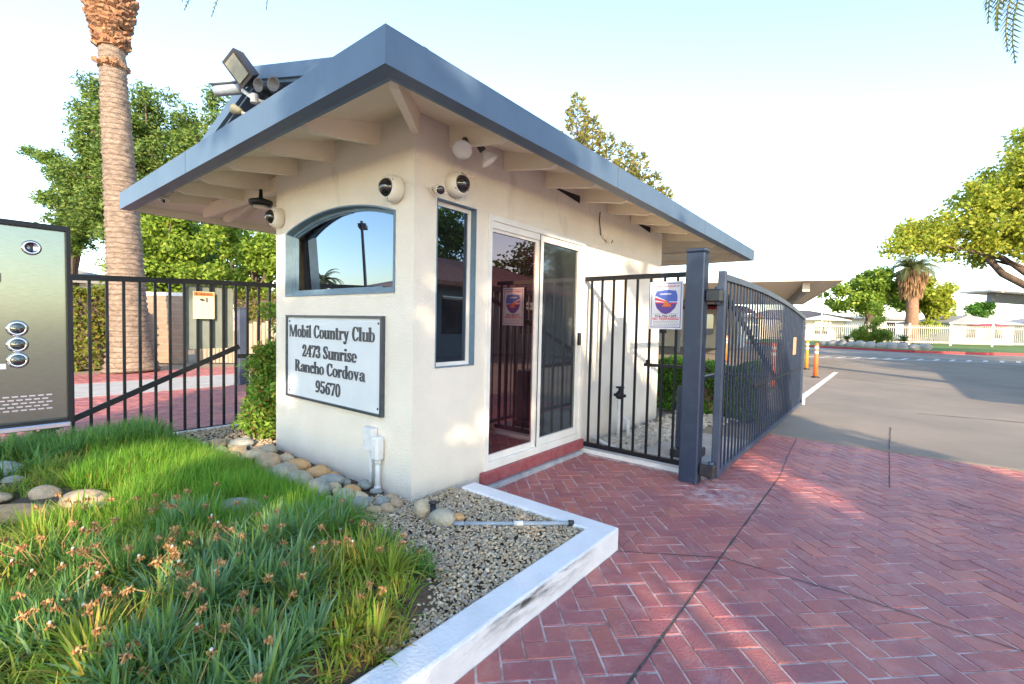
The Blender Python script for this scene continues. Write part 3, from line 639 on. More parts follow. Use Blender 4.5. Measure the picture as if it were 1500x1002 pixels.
while y < 6.5: rafter((-.02 if y < 4.4 else -.9, y), (.565, y), 2.52 if y < 4.4 else 2.60, 2.437); y += .61
for y in (.28,.89,1.5,2.1,2.7): rafter((-2.5 if y > .5 else -2.9,y), (-4.07,y), 2.70 if y > .5 else 2.62, 2.437)
rafter((-.03,.03), (.555,-.61), 2.515, 2.44, .05)
mb = MB(); mb.box((-4.0,.02,2.46), (-2.03,.07,2.60)); mb.build('header_beam', 'soffit', RF)
mb = MB()      # soffit boards seen from below the left overhang
for k in range(7):
    y = .5+k*.3; mb.bar((el+.1, y, e0+.012), (-2.05, y, e0+sl_*1.9-.012), .012, .012)
mb.build('board_strip', 'soffit', RF)
# dark wedges on the door wall, painted shade of open eave gaps
for y0 in (1.60, 3.43): MB().prism([(y0,2.555),(y0+.54,2.50),(y0+.54,2.575)], (.003,0,0), Y, Z, X, .002).build('eave_gap_shade', 'dark', GH)
# upper gable
gz, gx, gs = 3.385, -1.78, .275
mb = MB(); w_ = 2.0
mb.prism([(gx-w_,gz-gs*w_-.1),(gx+w_,gz-gs*w_-.1),(gx,gz-.08)], (0,-.17,0), X, Z, Y, .05); mb.build('gable_wall', 'darkblue', RF)
mb = MB()
for s in (-1, 1): mb.prism([(gx,gz-.015),(gx+s*(w_+.2),gz-.015-gs*(w_+.2)),(gx+s*(w_+.2),gz-.05-gs*(w_+.2)),(gx,gz-.05)][::s], (0,-.28,0), X, Z, Y, 6.4)
mb.build('gable_roof', 'shingle', RF)
mb = MB()
for s in (-1, 1):
    mb.prism([(gx,gz+.01),(gx+s*(w_+.22),gz+.01-gs*(w_+.22)),(gx+s*(w_+.22),gz-.10-gs*(w_+.22)),(gx,gz-.10)][::s], (0,-.305,0), X, Z, Y, .03)
    mb.prism([(gx,gz-.07),(gx+s*(w_+.22),gz-.07-gs*(w_+.22)),(gx+s*(w_+.22),gz-.125-gs*(w_+.22)),(gx,gz-.125)][::s], (0,-.274,0), X, Z, Y, .1)
mb.build('barge_board', 'blue', RF)

# ------------------------------------------------------------------ address sign
SG = thing('address_sign', (-1.037,-.012,.549), 'white address board with raised dark lettering on the cream wall', 'address sign')
x0, x1, z0, z1 = -1.765, -.309, .549, 1.285
mb = MB(); ring(mb, rect(x0,x1,z0,z1), rect(x0+.020,x1-.020,z0+.020,z1-.020), (0,-.034,0), (0,-1,0), .033, X, Z); mb.build('border', 'letter', SG)
mb = MB().add([(x0+.01,-.020,z0+.01),(x1-.01,-.020,z0+.01),(x1-.01,-.020,z1-.01),(x0+.01,-.020,z1-.01)], [(0,1,2,3)]); mb.build('panel', 'panel', SG)
for sx in (x0+.055, x1-.055):
    for sz in (z0+.055, z1-.055):
        MB().lathe([(.009,0),(.009,.004),(.004,.007)], (sx,-.020,sz), (0,-1,0), 10).build('screw', 'letter', SG)
# bold condensed serif capitals and figures drawn on a 0..1 cap height
def S_(*p): return ('s',)+p       # thick upright: x0,x1,y0,y1
class Gl:
    """collects flat polygons of one glyph: rectangles, rings (ellipse outer/inner) and free polygons"""
    def __init__(g): g.p = []
    def r(g, x0, y0, x1, y1): g.p.append([(x0,y0),(x1,y0),(x1,y1),(x0,y1)]); return g
    def q(g, *pts): g.p.append(list(pts)); return g
    def o(g, cx, cy, rx, ry, tx, ty, a0=0, a1=360, n=22):
        n = max(4, int(n*abs(a1-a0)/360))
        for i in range(n):
            t, u = R(a0+(a1-a0)*i/n), R(a0+(a1-a0)*(i+1)/n)
            g.p.append([(cx+rx*math.cos(t), cy+ry*math.sin(t)), (cx+rx*math.cos(u), cy+ry*math.sin(u)), (cx+(rx-tx)*math.cos(u), cy+(ry-ty)*math.sin(u)), (cx+(rx-tx)*math.cos(t), cy+(ry-ty)*math.sin(t))])
        return g
    def stem(g, x, y0, y1, w_=.14, sb=True, st=True, ex=.045):
        g.r(x, y0, x+w_, y1)
        if sb: g.r(x-ex, y0, x+w_+ex, y0+.05)
        if st is True: g.r(x-ex, y1-.05, x+w_+ex, y1)
        elif st == 'l': g.q((x-ex, y1-.07), (x+.01, y1-.10), (x+.01, y1), (x-ex, y1-.03))
        return g
XH = .66
def glyphs():
    G = {}
    def a(ch, adv, g): G[ch] = (adv, g.p)
    a('M', 1.12, Gl().stem(.08,0,1,.045).stem(.86,0,1,.14).q((.08,1),(.25,1),(.56,.12),(.49,0)).q((.49,0),(.54,.0),(.88,.98),(.84,1)))
    a('C', .68, Gl().o(.36,.5,.33,.52,.17,.06,42,318,30).r(.56,.66,.63,.98).q((.58,.28),(.64,.28),(.60,.12),(.54,.06)))
    a('S', .56, Gl().o(.28,.75,.24,.27,.15,.06,20,200).o(.28,.27,.24,.29,.15,.06,-160,20).q((.04,.80),(.18,.62),(.52,.30),(.38,.28),(.09,.58)).q((.14,.86),(.05,.70),(.30,.50),(.42,.48)).r(.45,.68,.50,.98).r(.04,.02,.09,.32))
    a('R', .74, Gl().stem(.07,0,1).o(.30,.74,.28,.26,.17,.06,-90,90).r(.2,.94,.31,1).r(.2,.48,.31,.54).q((.28,.50),(.44,.50),(.68,.05),(.52,.0)).r(.50,0,.74,.05))
    a('o', .56, Gl().o(.28,XH/2,.26,XH/2+.02,.135,.05))
    a('b', .58, Gl().stem(.05,0,1,.16,False,'l').o(.29,XH/2,.26,XH/2+.02,.135,.05))
    a('d', .60, Gl().stem(.37,0,1,.16,False,'l').r(.5,0,.59,.05).o(.29,XH/2,.26,XH/2+.02,.135,.05))
    a('i', .33, Gl().stem(.08,0,XH,.16,True,'l').o(.16,.86,.10,.10,.099,.099))
    a('l', .33, Gl().stem(.08,0,1,.16,True,'l'))
    a('u', .64, Gl().stem(.07,.16,XH,.16,False,'l').stem(.42,0,XH,.16,False,'l').o(.255,.17,.185,.19,.10,.10,180,345).r(.57,0,.63,.05))
    a('n', .64, Gl().stem(.07,0,XH,.16,True,'l').stem(.42,0,XH-.15,.16,True,False).o(.38,XH-.19,.20,.19,.13,.075,0,165))
    a('h', .64, Gl().stem(.07,0,1,.16,True,'l').stem(.42,0,XH-.15,.16,True,False).o(.38,XH-.19,.20,.19,.13,.075,0,165))
    a('r', .48, Gl().stem(.07,0,XH,.16,True,'l').o(.34,XH-.14,.13,.15,.10,.10,20,170).o(.38,XH-.11,.08,.09,.079,.089))
    a('t', .40, Gl().stem(.10,.10,.86,.16,False,False).r(.02,XH-.05,.36,XH).o(.26,.11,.16,.13,.12,.08,180,330))
    a('y', .60, Gl().q((.03,XH),(.20,XH),(.38,.05),(.30,-.06)).q((.47,XH),(.53,XH),(.30,-.16),(.24,-.12)).r(-.01,XH-.05,.27,XH).r(.40,XH-.05,.60,XH).o(.18,-.19,.13,.12,.11,.09,180,380).o(.10,-.16,.07,.07,.069,.069))
    a('v', .58, Gl().q((.03,XH),(.20,XH),(.35,.08),(.28,-.02)).q((.45,XH),(.51,XH),(.31,-.02),(.26,.04)).r(-.01,XH-.05,.26,XH).r(.38,XH-.05,.57,XH))
    a('a', .56, Gl().stem(.34,.06,XH-.16,.16,False,False).r(.45,0,.56,.06).o(.29,XH-.19,.21,.20,.14,.06,-5,150).o(.13,XH-.20,.07,.07,.069,.069).o(.24,.17,.20,.18,.14,.06,60,330).q((.18,.34),(.36,.40),(.36,.34),(.22,.28)))
    a('c', .50, Gl().o(.28,XH/2,.25,XH/2+.02,.155,.05,48,325,24).o(.41,XH-.17,.08,.08,.079,.079))
    a('e', .52, Gl().o(.28,XH/2,.25,XH/2+.02,.155,.05,0,325,24).r(.14,XH/2-.02,.50,XH/2+.03))
    a('s', .44, Gl().o(.22,.49,.18,.19,.12,.05,20,200).o(.22,.18,.18,.20,.12,.05,-160,20).q((.04,.52),(.16,.40),(.40,.20),(.28,.20),(.08,.38)).q((.12,.58),(.06,.46),(.24,.34),(.34,.31)).r(.35,.44,.39,.65).r(.04,.02,.08,.23))
    a('2', .58, Gl().o(.28,.74,.24,.28,.15,.06,-20,190).q((.52,.66),(.36,.64),(.04,.08),(.04,0),(.12,.0)).r(.04,0,.52,.13).r(.46,.0,.52,.28).o(.13,.72,.09,.09,.089,.089))
    a('4', .60, Gl().r(.33,0,.49,1).r(.25,0,.57,.05).r(.02,.23,.58,.31).q((.02,.31),(.09,.31),(.40,.95),(.36,1)))
    a('7', .54, Gl().r(.04,.86,.52,1).r(.04,.70,.09,1).q((.46,.88),(.52,.88),(.30,0),(.12,0)))
    a('3', .56, Gl().o(.26,.76,.23,.25,.15,.06,-85,165).o(.26,.27,.26,.29,.16,.06,-165,85).r(.18,.49,.30,.54).o(.10,.76,.08,.08,.079,.079).o(.09,.22,.09,.09,.089,.089))
    a('9', .58, Gl().o(.28,.68,.25,.33,.15,.06).q((.53,.70),(.38,.70),(.36,.25),(.20,.02),(.30,.02),(.50,.30)).o(.13,.10,.09,.09,.089,.089))
    a('6', .58, Gl().o(.29,.32,.25,.33,.15,.06).q((.04,.30),(.19,.30),(.21,.75),(.37,.98),(.27,.98),(.07,.70)).o(.44,.90,.09,.09,.089,.089))
    a('5', .56, Gl().o(.25,.32,.26,.34,.16,.06,-165,120).r(.10,.86,.48,1).r(.08,.52,.13,1).q((.08,.54),(.13,.50),(.26,.66),(.22,.64)).o(.10,.20,.09,.09,.089,.089))
    a('0', .58, Gl().o(.29,.5,.25,.52,.135,.05))
    return G
GL = glyphs()
def serif_line(txt, xa, xb, base, cap):
    tot = sum(.30 if c == ' ' else GL[c][0] for c in txt); k = (xb-xa)/tot; m_ = MB(); x = xa; e = 0
    for c in txt:
        if c == ' ': x += .30*k; continue
        adv, polys = GL[c]
        for pl in polys:
            e += 1; ar_ = sum(pl[i][0]*pl[(i+1) % len(pl)][1]-pl[(i+1) % len(pl)][0]*pl[i][1] for i in range(len(pl)))
            if ar_ < 0: pl = pl[::-1]
            m_.prism([(x+a*k, base+b*cap) for a, b in pl], (0,-.019,0), X, Z, (0,-1,0), .008+(e % 9)*.00025)
        x += adv*k
    return m_.build('lettering', 'letter', SG)
serif_line('Mobil Country Club', -1.712, -.402, 1.092, .108)
serif_line('2473 Sunrise', -1.475, -.637, .925, .104)
serif_line('Rancho Cordova', -1.605, -.524, .788, .104)
serif_line('95670', -1.245, -.858, .632, .104)

# ------------------------------------------------------------------ cameras, lamps and conduit on the building
def dome_camera(p, n, look, label):
    p, n, look = Vector(p), Vector(n), Vector(look).normalized(); t = thing('dome_camera', p, label, 'security camera', 'dome cameras on the walls')
    MB().lathe([(.084,0),(.092,.012),(.092,.055),(.082,.080),(.064,.090)], p, n, 28).build('housing', 'cream', t, True)
    c = p+n*.072; a = (n*.75+look*.6).normalized()
    MB().lathe([(.066*math.sin(R(k)), .066*math.cos(R(k))) for k in (100,85,70,55,40,25,12,0)], c+n*.004, a, 22).build('dome', 'dome', t, True)
    s = n.orthogonal().normalized()
    for k in range(3):
        q = Matrix.Rotation(R(50+120*k), 3, n) @ s; MB().lathe([(.005,0),(.004,.003)], p+n*.084+q*.075, n, 8).build('screw', 'darkmetal', t)
dome_camera((-.19,0,2.165), (0,-1,0), (-.5,-.5,-.5), 'round white dome camera right of the arched window, near the wall corner')
dome_camera((-1.93,0,2.185), (0,-1,0), (-.7,-.3,-.4), 'round white dome camera at the far left edge of the sign wall')
dome_camera((0,.36,2.25), (1,0,0), (.6,.5,-.4), 'round white dome camera above the narrow side window')
def bullet_camera(p, d, label, L=.085, r=.026, m='cream', mount=None):
    p, d = Vector(p), Vector(d).normalized(); t = thing('bullet_camera', p, label, 'security camera', 'bullet cameras on the building')
    MB().lathe([(r*.7,-L),(r,-L+.012),(r,-.004),(r*.94,0)], p, d, 20).build('body', m, t, True)
    MB().lathe([(r*.86,0.0005),(r*.86,.0015),(r*.3,.003)], p, d, 20).build('lens', 'dome', t, True)
    if mount:
        q = Vector(mount); MB().tube([p-d*L*.7, (p-d*L*.8+q)/2, q], .009, 8).lathe([(.026,-.006),(.026,.004)], q, (q-p).normalized(), 14).build('bracket', m, t)
bullet_camera((.095,.145,2.155), (.80,-.42,-.28), 'tiny white camera with black eye at the top left corner of the side window', .075, .033, mount=(.004,.20,2.16))
bullet_camera((.085,2.72,2.19), (.8,.15,-.45), 'small white bullet camera with hanging cable right of the sliding door', .09, .024, mount=(.004,2.66,2.235))
tag(MB().tube([(.01,2.60,2.25),(.02,2.56,2.31),(.012,2.55,2.40),(.02,2.545,2.49)], .006, 6).build('cable', 'darkmetal', None, True), 'short dark cable hanging from the eave above the small bullet camera', 'cable')
bullet_camera((-3.15,-.60,2.40), (.4,-.6,-.5), 'small white camera tucked under the left roof corner', .08, .03, mount=(-3.22,-.50,2.52))
# twin flood bulbs under the eave
t = thing('twin_flood_light', (.17,.40,2.55), 'twin bulb flood light hanging under the eave near the wall corner', 'flood light')
MB().lathe([(.045,0),(.045,-.02),(.03,-.03)], (.17,.40,2.585), (0,0,1), 18).build('mounting_plate', 'darkmetal', t)
for (a, d) in (((.15,.325,2.55), Vector((.35,-.55,-.75))), ((.17,.415,2.55), Vector((.3,.55,-.75)))):
    d.normalize(); a = Vector(a)
    MB().tube([Vector((.17,.40,2.57)), a, a+d*.03], .012, 8).lathe([(.018,.02),(.024,.03),(.026,.075),(.020,.08)], a, d, 14).build('lamp_holder', 'bronze', t, True)
    MB().lathe([(.020,.078),(.030,.105),(.066,.150),(.070,.158),(.066,.172),(.03,.182),(.0,.185)], a, d, 24).build('bulb', 'bulb', t, True)
# hanging black lamp under the left overhang
t = thing('heater_lamp', (-2.20,-.10,2.33), 'black saucer shaped lamp hanging under the left overhang', 'lamp')
MB().lathe([(.010,.0),(.09,.005),(.105,.03),(.10,.055),(.05,.07),(.018,.085),(.014,.16)], (-2.12,-.10,2.30), (0,0,1), 22).build('shade', 'black', t, True)
MB().lathe([(.06,-.012),(.07,0)], (-2.12,-.10,2.302), (0,0,1), 18).build('lens', 'lens', t)
# on the gable: flood light, speakers, bullet camera, small lamp
t = thing('flood_light', (-1.95,-.46,3.2), 'large bronze box flood light with pale lens at the roof gable peak', 'flood light')
c = Vector((-1.63,-.45,3.26)); d = Vector((.34,-.82,-.42)).normalized(); s = d.cross(Vector((0,0,1))).normalized()*-1; s = Matrix.Rotation(R(28), 3, d) @ s; u = s.cross(d)*-1
def obox(m_, c, ax, hs, r=0):
    vs = []
    for k in (-1, 1):
        for a, b in ((-1,-1),(1,-1),(1,1),(-1,1)): vs.append(c+ax[0]*hs[0]*a*(1 if k > 0 else .82)+ax[1]*hs[1]*b*(1 if k > 0 else .82)+ax[2]*hs[2]*k)
    return m_.add(vs, [(3,2,1,0),(4,5,6,7),(0,1,5,4),(1,2,6,5),(2,3,7,6),(3,0,4,7)])
obox(MB(), c, (s,u,d), (.086,.115,.05)).build('housing', 'bronze', t)
obox(MB(), c+d*.053, (s,u,d), (.066,.086,.006)).build('lens', 'lens', t)
MB().tube([c-d*.05-u*.0, (-1.70,-.36,3.20), (-1.70,-.17,3.16)], .022, 8).build('bracket', 'darkmetal', t)
t = thing('roof_camera', (-1.95,-.42,3.1), 'white box shaped camera with sun hood on the roof gable', 'security camera')
c = Vector((-1.93,-.44,3.185)); d = Vector((-.90,-.42,.02)).normalized()
MB().lathe([(.030,-.15),(.043,-.14),(.043,.12),(.040,.13)], c, d, 18).build('body', 'pvc', t, True)  # white camera in grey, its shade put into the colour
MB().bar(c-d*.12+Vector((0,0,.044)), c+d*.17+Vector((0,0,.05)), .095, .008).build('hood', 'pvc', t)
MB().lathe([(.036,.131),(.030,.134)], c, d, 16).build('lens', 'dome', t)
MB().tube([c-d*.12, (-1.62,-.36,3.05), (-1.55,-.17,3.03)], .016, 8).lathe([(.03,0),(.03,.07)], (-1.62,-.36,3.02), (0,0,1), 12).build('bracket', 'cream', t)
for i, (p, d, lb) in enumerate([((-1.45,-.40,3.10), (.30,-1,-.25), 'round white roof horn in the gable beside the flood light'), ((-1.19,-.40,3.03), (.55,-1,-.2), 'round grey roof horn in the gable, just above the blue roof edge')]):
    t = thing('horn_speaker', p, lb, 'speaker', 'round fixtures in the gable'); d = Vector(d).normalized()
    MB().lathe([(.018,-.11),(.022,-.05),(.036,-.018),(.054,0),(.052,.003),(.045,-.004),(.024,-.03),(.0,-.035)], p, d, 22).build('horn', 'horn', t, True)
    MB().tube([Vector(p)-d*.10, Vector(p)+Vector((0,.23,0))], .014, 8).build('bracket', 'darkmetal', t)
t = thing('gable_lamp', (-1.9,-.40,2.96), 'small yellowed cone lamp low on the left of the gable', 'lamp')
MB().lathe([(.022,-.07),(.026,-.05),(.042,.008),(.038,.010)], (-1.90,-.41,3.03), Vector((-.75,-.55,.35)).normalized(), 16).build('shade', 'yellowed', t, True)
MB().tube([(-1.85,-.37,3.0),(-1.80,-.30,2.98),(-1.79,-.17,2.97)], .014, 8).build('bracket', 'cream', t)
# electrical box and conduit
t = thing('conduit_box', (-.40,-.03,0), 'white electrical box with two painted pipes on the wall under the sign', 'electrical box')
MB().bbox((-.50,-.055,.29), (-.385,-.001,.46), .006).build('junction_box', 'whitepvc', t)
MB().tube([(-.43,-.028,-.02),(-.43,-.028,.30)], .014, 10).build('conduit', 'whitepvc', t, True)
MB().tube([(-.335,-.035,-.02),(-.335,-.035,.26)], .019, 12).lathe([(.025,0),(.025,.045)], (-.335,-.035,.0), Z, 14).lathe([(.024,0),(.024,.03)], (-.335,-.035,.21), Z, 14).build('riser_pipe', 'whitepvc', t, True)
MB().bbox((-.375,-.075,.235), (-.295,-.001,.41), .016).build('valve_box', 'whitepvc', t)
# rubber strip at the foot of the wall

# ------------------------------------------------------------------ planting bed, kerb, gravel, cobbles
def sstep(a, b, x): t = np.clip((x-a)/(b-a), 0, 1); return t*t*(3-2*t)
def bedz(x, y):
    x = np.asarray(x, float); y = np.asarray(y, float)
    m_ = sstep(-.42, -1.0, y)*sstep(1.14, .75, x)*sstep(-3.35, -2.6, x)
    n_ = .02*np.sin(x*3.1+1)*np.cos(y*4.3)+.012*np.sin(x*9+y*7)
    return .0+m_*(.125+n_*1.4)+.03*sstep(-.2, -1.4, y)*0
xs = np.linspace(-3.32, 1.16, 90); ys = np.linspace(-4.2, .40, 90)
mb = MB(); ids = {}
for i, x in enumerate(xs):
    for j, y in enumerate(ys): ids[i, j] = len(mb.v); mb.v.append((x, y, float(bedz(x, y))-.005))
mb.f = [(ids[i,j], ids[i+1,j], ids[i+1,j+1], ids[i,j+1]) for i in range(89) for j in range(89)]
struct(mb.build('garden_soil', 'soil', smooth=True))
struct(MB().add([(-3.32,.39,-.004),(-2.02,.39,-.004),(-2.02,3.2,-.004),(-3.32,3.2,-.004)], [(0,1,2,3)]).build('gravel_bed', 'gravelbase'))
t = MB()
K = lambda a, b: t.bbox(a, b, .012)
t = MB(); t.prism([(1.150,-4.2),(1.300,-4.2),(1.300,.540),(.09,.540),(.09,.395),(1.150,.395)], (0,0,-.12), X, Y, Z, .150)
ko = t.build('planter_kerb', 'kerb', None, False, org=(0,0,0)); bv = ko.modifiers.new('edge', 'BEVEL'); bv.width = .012; bv.segments = 2; bv.limit_method = 'ANGLE'
tag(ko, 'white painted planter kerb turning a corner round the pea gravel', 'kerb')
t = MB(); t.bbox((-3.44,-4.2,-.12), (-3.32,3.4,.0), .01)
tag(t.build('planter_kerb', 'plainkerb'), 'thin white kerb between the planting bed and the left gate', 'kerb')

def grass_limit(x):     # y of the front edge of the grass at x
    return np.interp(x, [-3.3, -2.4, -1.7, -.9, -.3, .2, .62, .80, 1.0, 1.13], [-.85, -.58, -.46, -.44, -.42, -.42, -.42, -.58, -.80, -.95])
def stones(name, P, S, m, rg, n=1, parent=None, flat=.65):
    v0 = np.array([p[:] for p in ICO[n][0]]); f0 = np.array(ICO[n][1])
    N = len(P); sc = S[:, None]*np.stack([rg.uniform(.75, 1.35, N), rg.uniform(.7, 1.1, N), rg.uniform(.45, .85, N)*flat/.65], 1)
    a = rg.random(N)*6.283; ca, sa = np.cos(a), np.sin(a); tl = rg.normal(0, .35, N)
    V = v0[None]*sc[:, None]
    V = V*(1+.10*np.sin(v0[None]*2.7+rg.random((N, 1, 3))*6.28).sum(2, keepdims=True))
    x = V[..., 0]*ca[:, None]-V[..., 1]*sa[:, None]; y = V[..., 0]*sa[:, None]+V[..., 1]*ca[:, None]; z = V[..., 2]+x*np.sin(tl)[:, None]*.6
    W_ = np.stack([x, y, z], 2)+P[:, None]
    F = (f0[None]+(np.arange(N)*len(v0))[:, None, None]).reshape(-1, 3)
    return stuff(quads(name, W_.reshape(-1, 3), m, parent, F=F, smooth=True))
rg = np.random.default_rng(11)
n = 14500; P = np.stack([rg.uniform(-.25, 1.16, n), rg.uniform(-1.0, .40, n), np.zeros(n)], 1)
ok = (P[:, 1] > grass_limit(P[:, 0])-.24) & ~((P[:, 0] < .012) & (P[:, 1] > -.012)) & ~((P[:, 0] < .10) & (P[:, 1] > .385))
P = P[ok]; P[:, 2] = .002+rg.random(len(P))*.014
st = stones('pea_gravel', P, rg.uniform(.0052, .0092, len(P))*np.where(rg.random(len(P)) < .04, 1.7, 1), 'gravel', rg, 1)
tag(st, 'multicoloured pea gravel filling the planter corner', 'gravel')
n = 3800; P = np.stack([rg.uniform(-3.31, -2.05, n), rg.uniform(-.55, 1.6, n), np.zeros(n)], 1); P = P[(P[:, 1] > grass_limit(P[:, 0]))]; P[:, 2] = .004+rg.random(len(P))*.012
st = stones('pea_gravel', P, rg.uniform(.009, .017, len(P)), 'gravel', rg, 0); tag(st, 'grey gravel between the left kerb and the guard house', 'gravel')

# river cobbles under the sign wall
rr = random.Random(21); cob = 0
spots = []
def place(x, y, r):
    for (a, b, c) in spots:
        if math.hypot(a-x, b-y) < (r+c)*.74: return False
    spots.append((x, y, r)); return True
big = [(-2.30,-.20,.085),(-2.05,-.30,.09),(-1.86,-.14,.075),(-1.72,-.30,.11),(-1.52,-.15,.08),(-1.42,-.33,.12),(-1.22,-.18,.095),(-1.10,-.36,.12),(-.95,-.17,.09),(-.86,-.36,.10),(-.70,-.20,.085),(-.60,-.36,.10),(-.44,-.17,.065),(-.36,-.29,.085),(-.16,-.30,.085),(-2.45,-.36,.08),(-2.20,-.42,.07),(.0,-.20,.05)]
for b in big: place(*b)
for _ in range(600):
    x = rr.uniform(-2.6, -.02); r_ = rr.uniform(.028, .060)
    if len(spots) < 78: place(x, rr.uniform(-.46, -.05), r_)
nm = ['tan', 'olive grey', 'orange', 'blue grey', 'sandy']
for i, (x, y, r_) in enumerate(spots):
    c = rr.choice([0,0,1,1,2,3,3,4]) if i not in (12,) else 2
    kx = rr.uniform(.95, 1.4); rot = rr.uniform(-.6, .8)
    o = MB().blob((x, y, r_*.40), (r_*kx, r_*.85, r_*rr.uniform(.55, .72)), i*7+1, 3 if r_ > .06 else 2, .17, rot).build('river_rock', 'rock%d' % c, None, True)
    if i < len(big):
        where = ['by the left bush', 'near the small white riser', 'under the left end of the sign', 'under the left end of the sign', 'below the sign\'s left half', 'at the grass edge left of centre', 'below the sign\'s middle', 'at the grass edge below the sign', 'against the wall below the sign', 'at the grass edge below the sign', 'just left of the conduit pipes', 'in front of the conduit pipes', 'touching the foot of the conduit pipes', 'between the pipes and the grass', 'at the right end of the cobbles', 'at the far left of the cobbles', 'beside the grass at far left', 'small and alone near the wall corner'][i]
        tag(o, '%s %s river cobble %s' % ('big' if r_ >= .095 else 'medium', nm[c], where), 'rock', 'river cobbles under the sign wall')
    else:
        tag(o, 'small %s river cobble in the bed under the sign wall' % nm[c], 'rock', 'small river cobbles')
for (x, y, z, r_, c, lb) in [(.25,-.10,.045,(.075,.06,.07),4,'sandy cobble left of the black sprinkler head in the gravel'), (.42,-.09,.035,(.085,.065,.06),1,'olive cobble right of the black sprinkler head'), (.47,-.005,.03,(.035,.03,.03),2,'small orange cobble behind the olive one by the sprinkler'),
                         (-1.48,-1.63,.135,(.085,.07,.055),0,'tan boulder among the grass at the left edge'), (-1.22,-1.50,.12,(.16,.09,.06),0,'wide tan boulder half under the bright grass'), (-2.35,-1.74,.12,(.2,.10,.06),3,'long grey boulder at the far left in the grass'), (-1.95,-1.73,.14,(.06,.05,.04),3,'small grey stone below the long grey boulder'),
                         (-1.30,-1.79,.125,(.22,.12,.022),2,'flat reddish stepping stone at the left edge'), (-1.62,-1.82,.13,(.07,.05,.03),0,'brown stone behind the reddish stepping stone'), (-.42,-.93,.125,(.14,.09,.055),3,'grey boulder between two tall grass clumps'), (-.98,-1.47,.14,(.06,.05,.04),4,'sandy stone beside the wide tan boulder')]:
    tag(MB().blob((x, y, z), r_, int(x*991) % 97, 3, .17, .5).build('garden_rock', 'rock%d' % c, None, True), lb, 'rock')
# sprinklers and pipe
t = thing('lawn_sprinkler', (.335,-.055,0), 'black pop-up sprinkler between two cobbles in the gravel', 'sprinkler')
MB().tube([(.362,-.115,-.01),(.345,-.105,.112)], .020, 14).build('body', 'black', t, True); MB().lathe([(.022,0),(.027,.004),(.027,.016),(.022,.022)], (.345,-.105,.110), (-.18,.12,1), 18).build('cap', 'darkmetal', t, True)
MB().lathe([(.010,0),(.009,.003)], (.341,-.102,.1325), (-.18,.12,1), 12).build('nozzle', 'gravelbase', t)
t = thing('irrigation_pipe', (.78,.19,.02), 'blue grey plastic pipe with a white coupling lying on the gravel', 'pipe')
MB().tube([(.52,-.06,.022),(.80,.185,.024)], .0125, 12).build('pipe', 'pvc', t, True); MB().tube([(.80,.185,.024),(1.045,.405,.026)], .014, 12).build('pipe', 'pvc', t, True)
MB().tube([(.778,.166,.0245),(.822,.205,.0245)], .0165, 14).build('coupling', 'whitepvc', t, True); MB().tube([(1.03,.392,.026),(1.055,.414,.026)], .019, 14).build('end_cap', 'darkmetal', t, True); MB().tube([(.50,-.078,.022),(.55,-.034,.022)], .015, 12).build('coupling', 'pvc', t, True)
t = thing('sprinkler_riser', (-1.74,-.36,0), 'thin pale riser pipe standing at the edge of the cobbles', 'sprinkler')
MB().tube([(-1.75,-.36,-.01),(-1.745,-.36,.115)], .013, 10).build('riser', 'pvc', t, True); MB().lathe([(.015,0),(.015,.03),(.01,.035)], (-1.745,-.36,.112), Z, 12).build('cap', 'darkmetal', t, True)

# ------------------------------------------------------------------ grass and clumps
def blades(P, az, tilt, L, W, rg, lv=(0, .33, .66, 1), bend=1.25):
    n = len(P); h = np.stack([np.cos(az), np.sin(az), np.zeros(n)], 1); sd = np.stack([-np.sin(az), np.cos(az), rg.normal(0, .25, n)], 1)
    sd /= np.linalg.norm(sd, axis=1, keepdims=True)
    up = np.array([0, 0, 1.0]); pos = P.copy(); rows = []; wk = (1, .95, .65, .06); prev = 0
    for k, s in enumerate(lv):
        ds = s-prev; prev = s
        ang = tilt*(.35+bend*s)
        pos = pos+(up[None]*np.cos(ang)[:, None]+h*np.sin(ang)[:, None])*(L*ds)[:, None]
        hw_ = (W*wk[k]*.5)[:, None]; rows.append(pos-sd*hw_); rows.append(pos+sd*hw_)
    V = np.stack(rows, 1); m_ = len(lv)*2
    f = np.array([(2*k, 2*k+1, 2*k+3, 2*k+2) for k in range(len(lv)-1)])
    F = (f[None]+(np.arange(n)*m_)[:, None, None]).reshape(-1, 4)
    return V.reshape(-1, 3), F
rg = np.random.default_rng(5)
def lawn_patch(name, n, xr_, yr_, L, W, m, keep, label, seed, tuft=.10, tl=(.15, .95)):
    rg = np.random.default_rng(seed)
    c = np.stack([rg.uniform(*xr_, n//28), rg.uniform(*yr_, n//28)], 1); k = rg.integers(0, len(c), n)
    p = c[k]+rg.normal(0, tuft*.5, (n, 2)); ok = keep(p[:, 0], p[:, 1]); p = p[ok]; k = k[ok]
    P = np.stack([p[:, 0], p[:, 1], bedz(p[:, 0], p[:, 1])-.01], 1)
    d = p-c[k]; az = np.arctan2(d[:, 1], d[:, 0])+rg.normal(0, .6, len(p))
    V, F = blades(P, az, rg.uniform(*tl, len(p)), L*rg.uniform(.55, 1.2, len(p)), W*rg.uniform(.7, 1.3, len(p)), rg)
    return tag(stuff(quads(name, V, m, F=F)), label, 'grass')
ROCKS = [(-1.48,-1.63,.14),(-1.22,-1.50,.19),(-2.35,-1.74,.24),(-1.95,-1.73,.13),(-1.30,-1.79,.24),(-1.62,-1.82,.12),(-.42,-.93,.12),(-.98,-1.47,.11)]
def inb(x, y):
    k = (y < grass_limit(x)) & (x < 1.12) & (x > -3.3)
    for a, b, r_ in ROCKS: k = k & ((x-a-.04)**2+(y-b+.03)**2 > r_*r_)
    return k
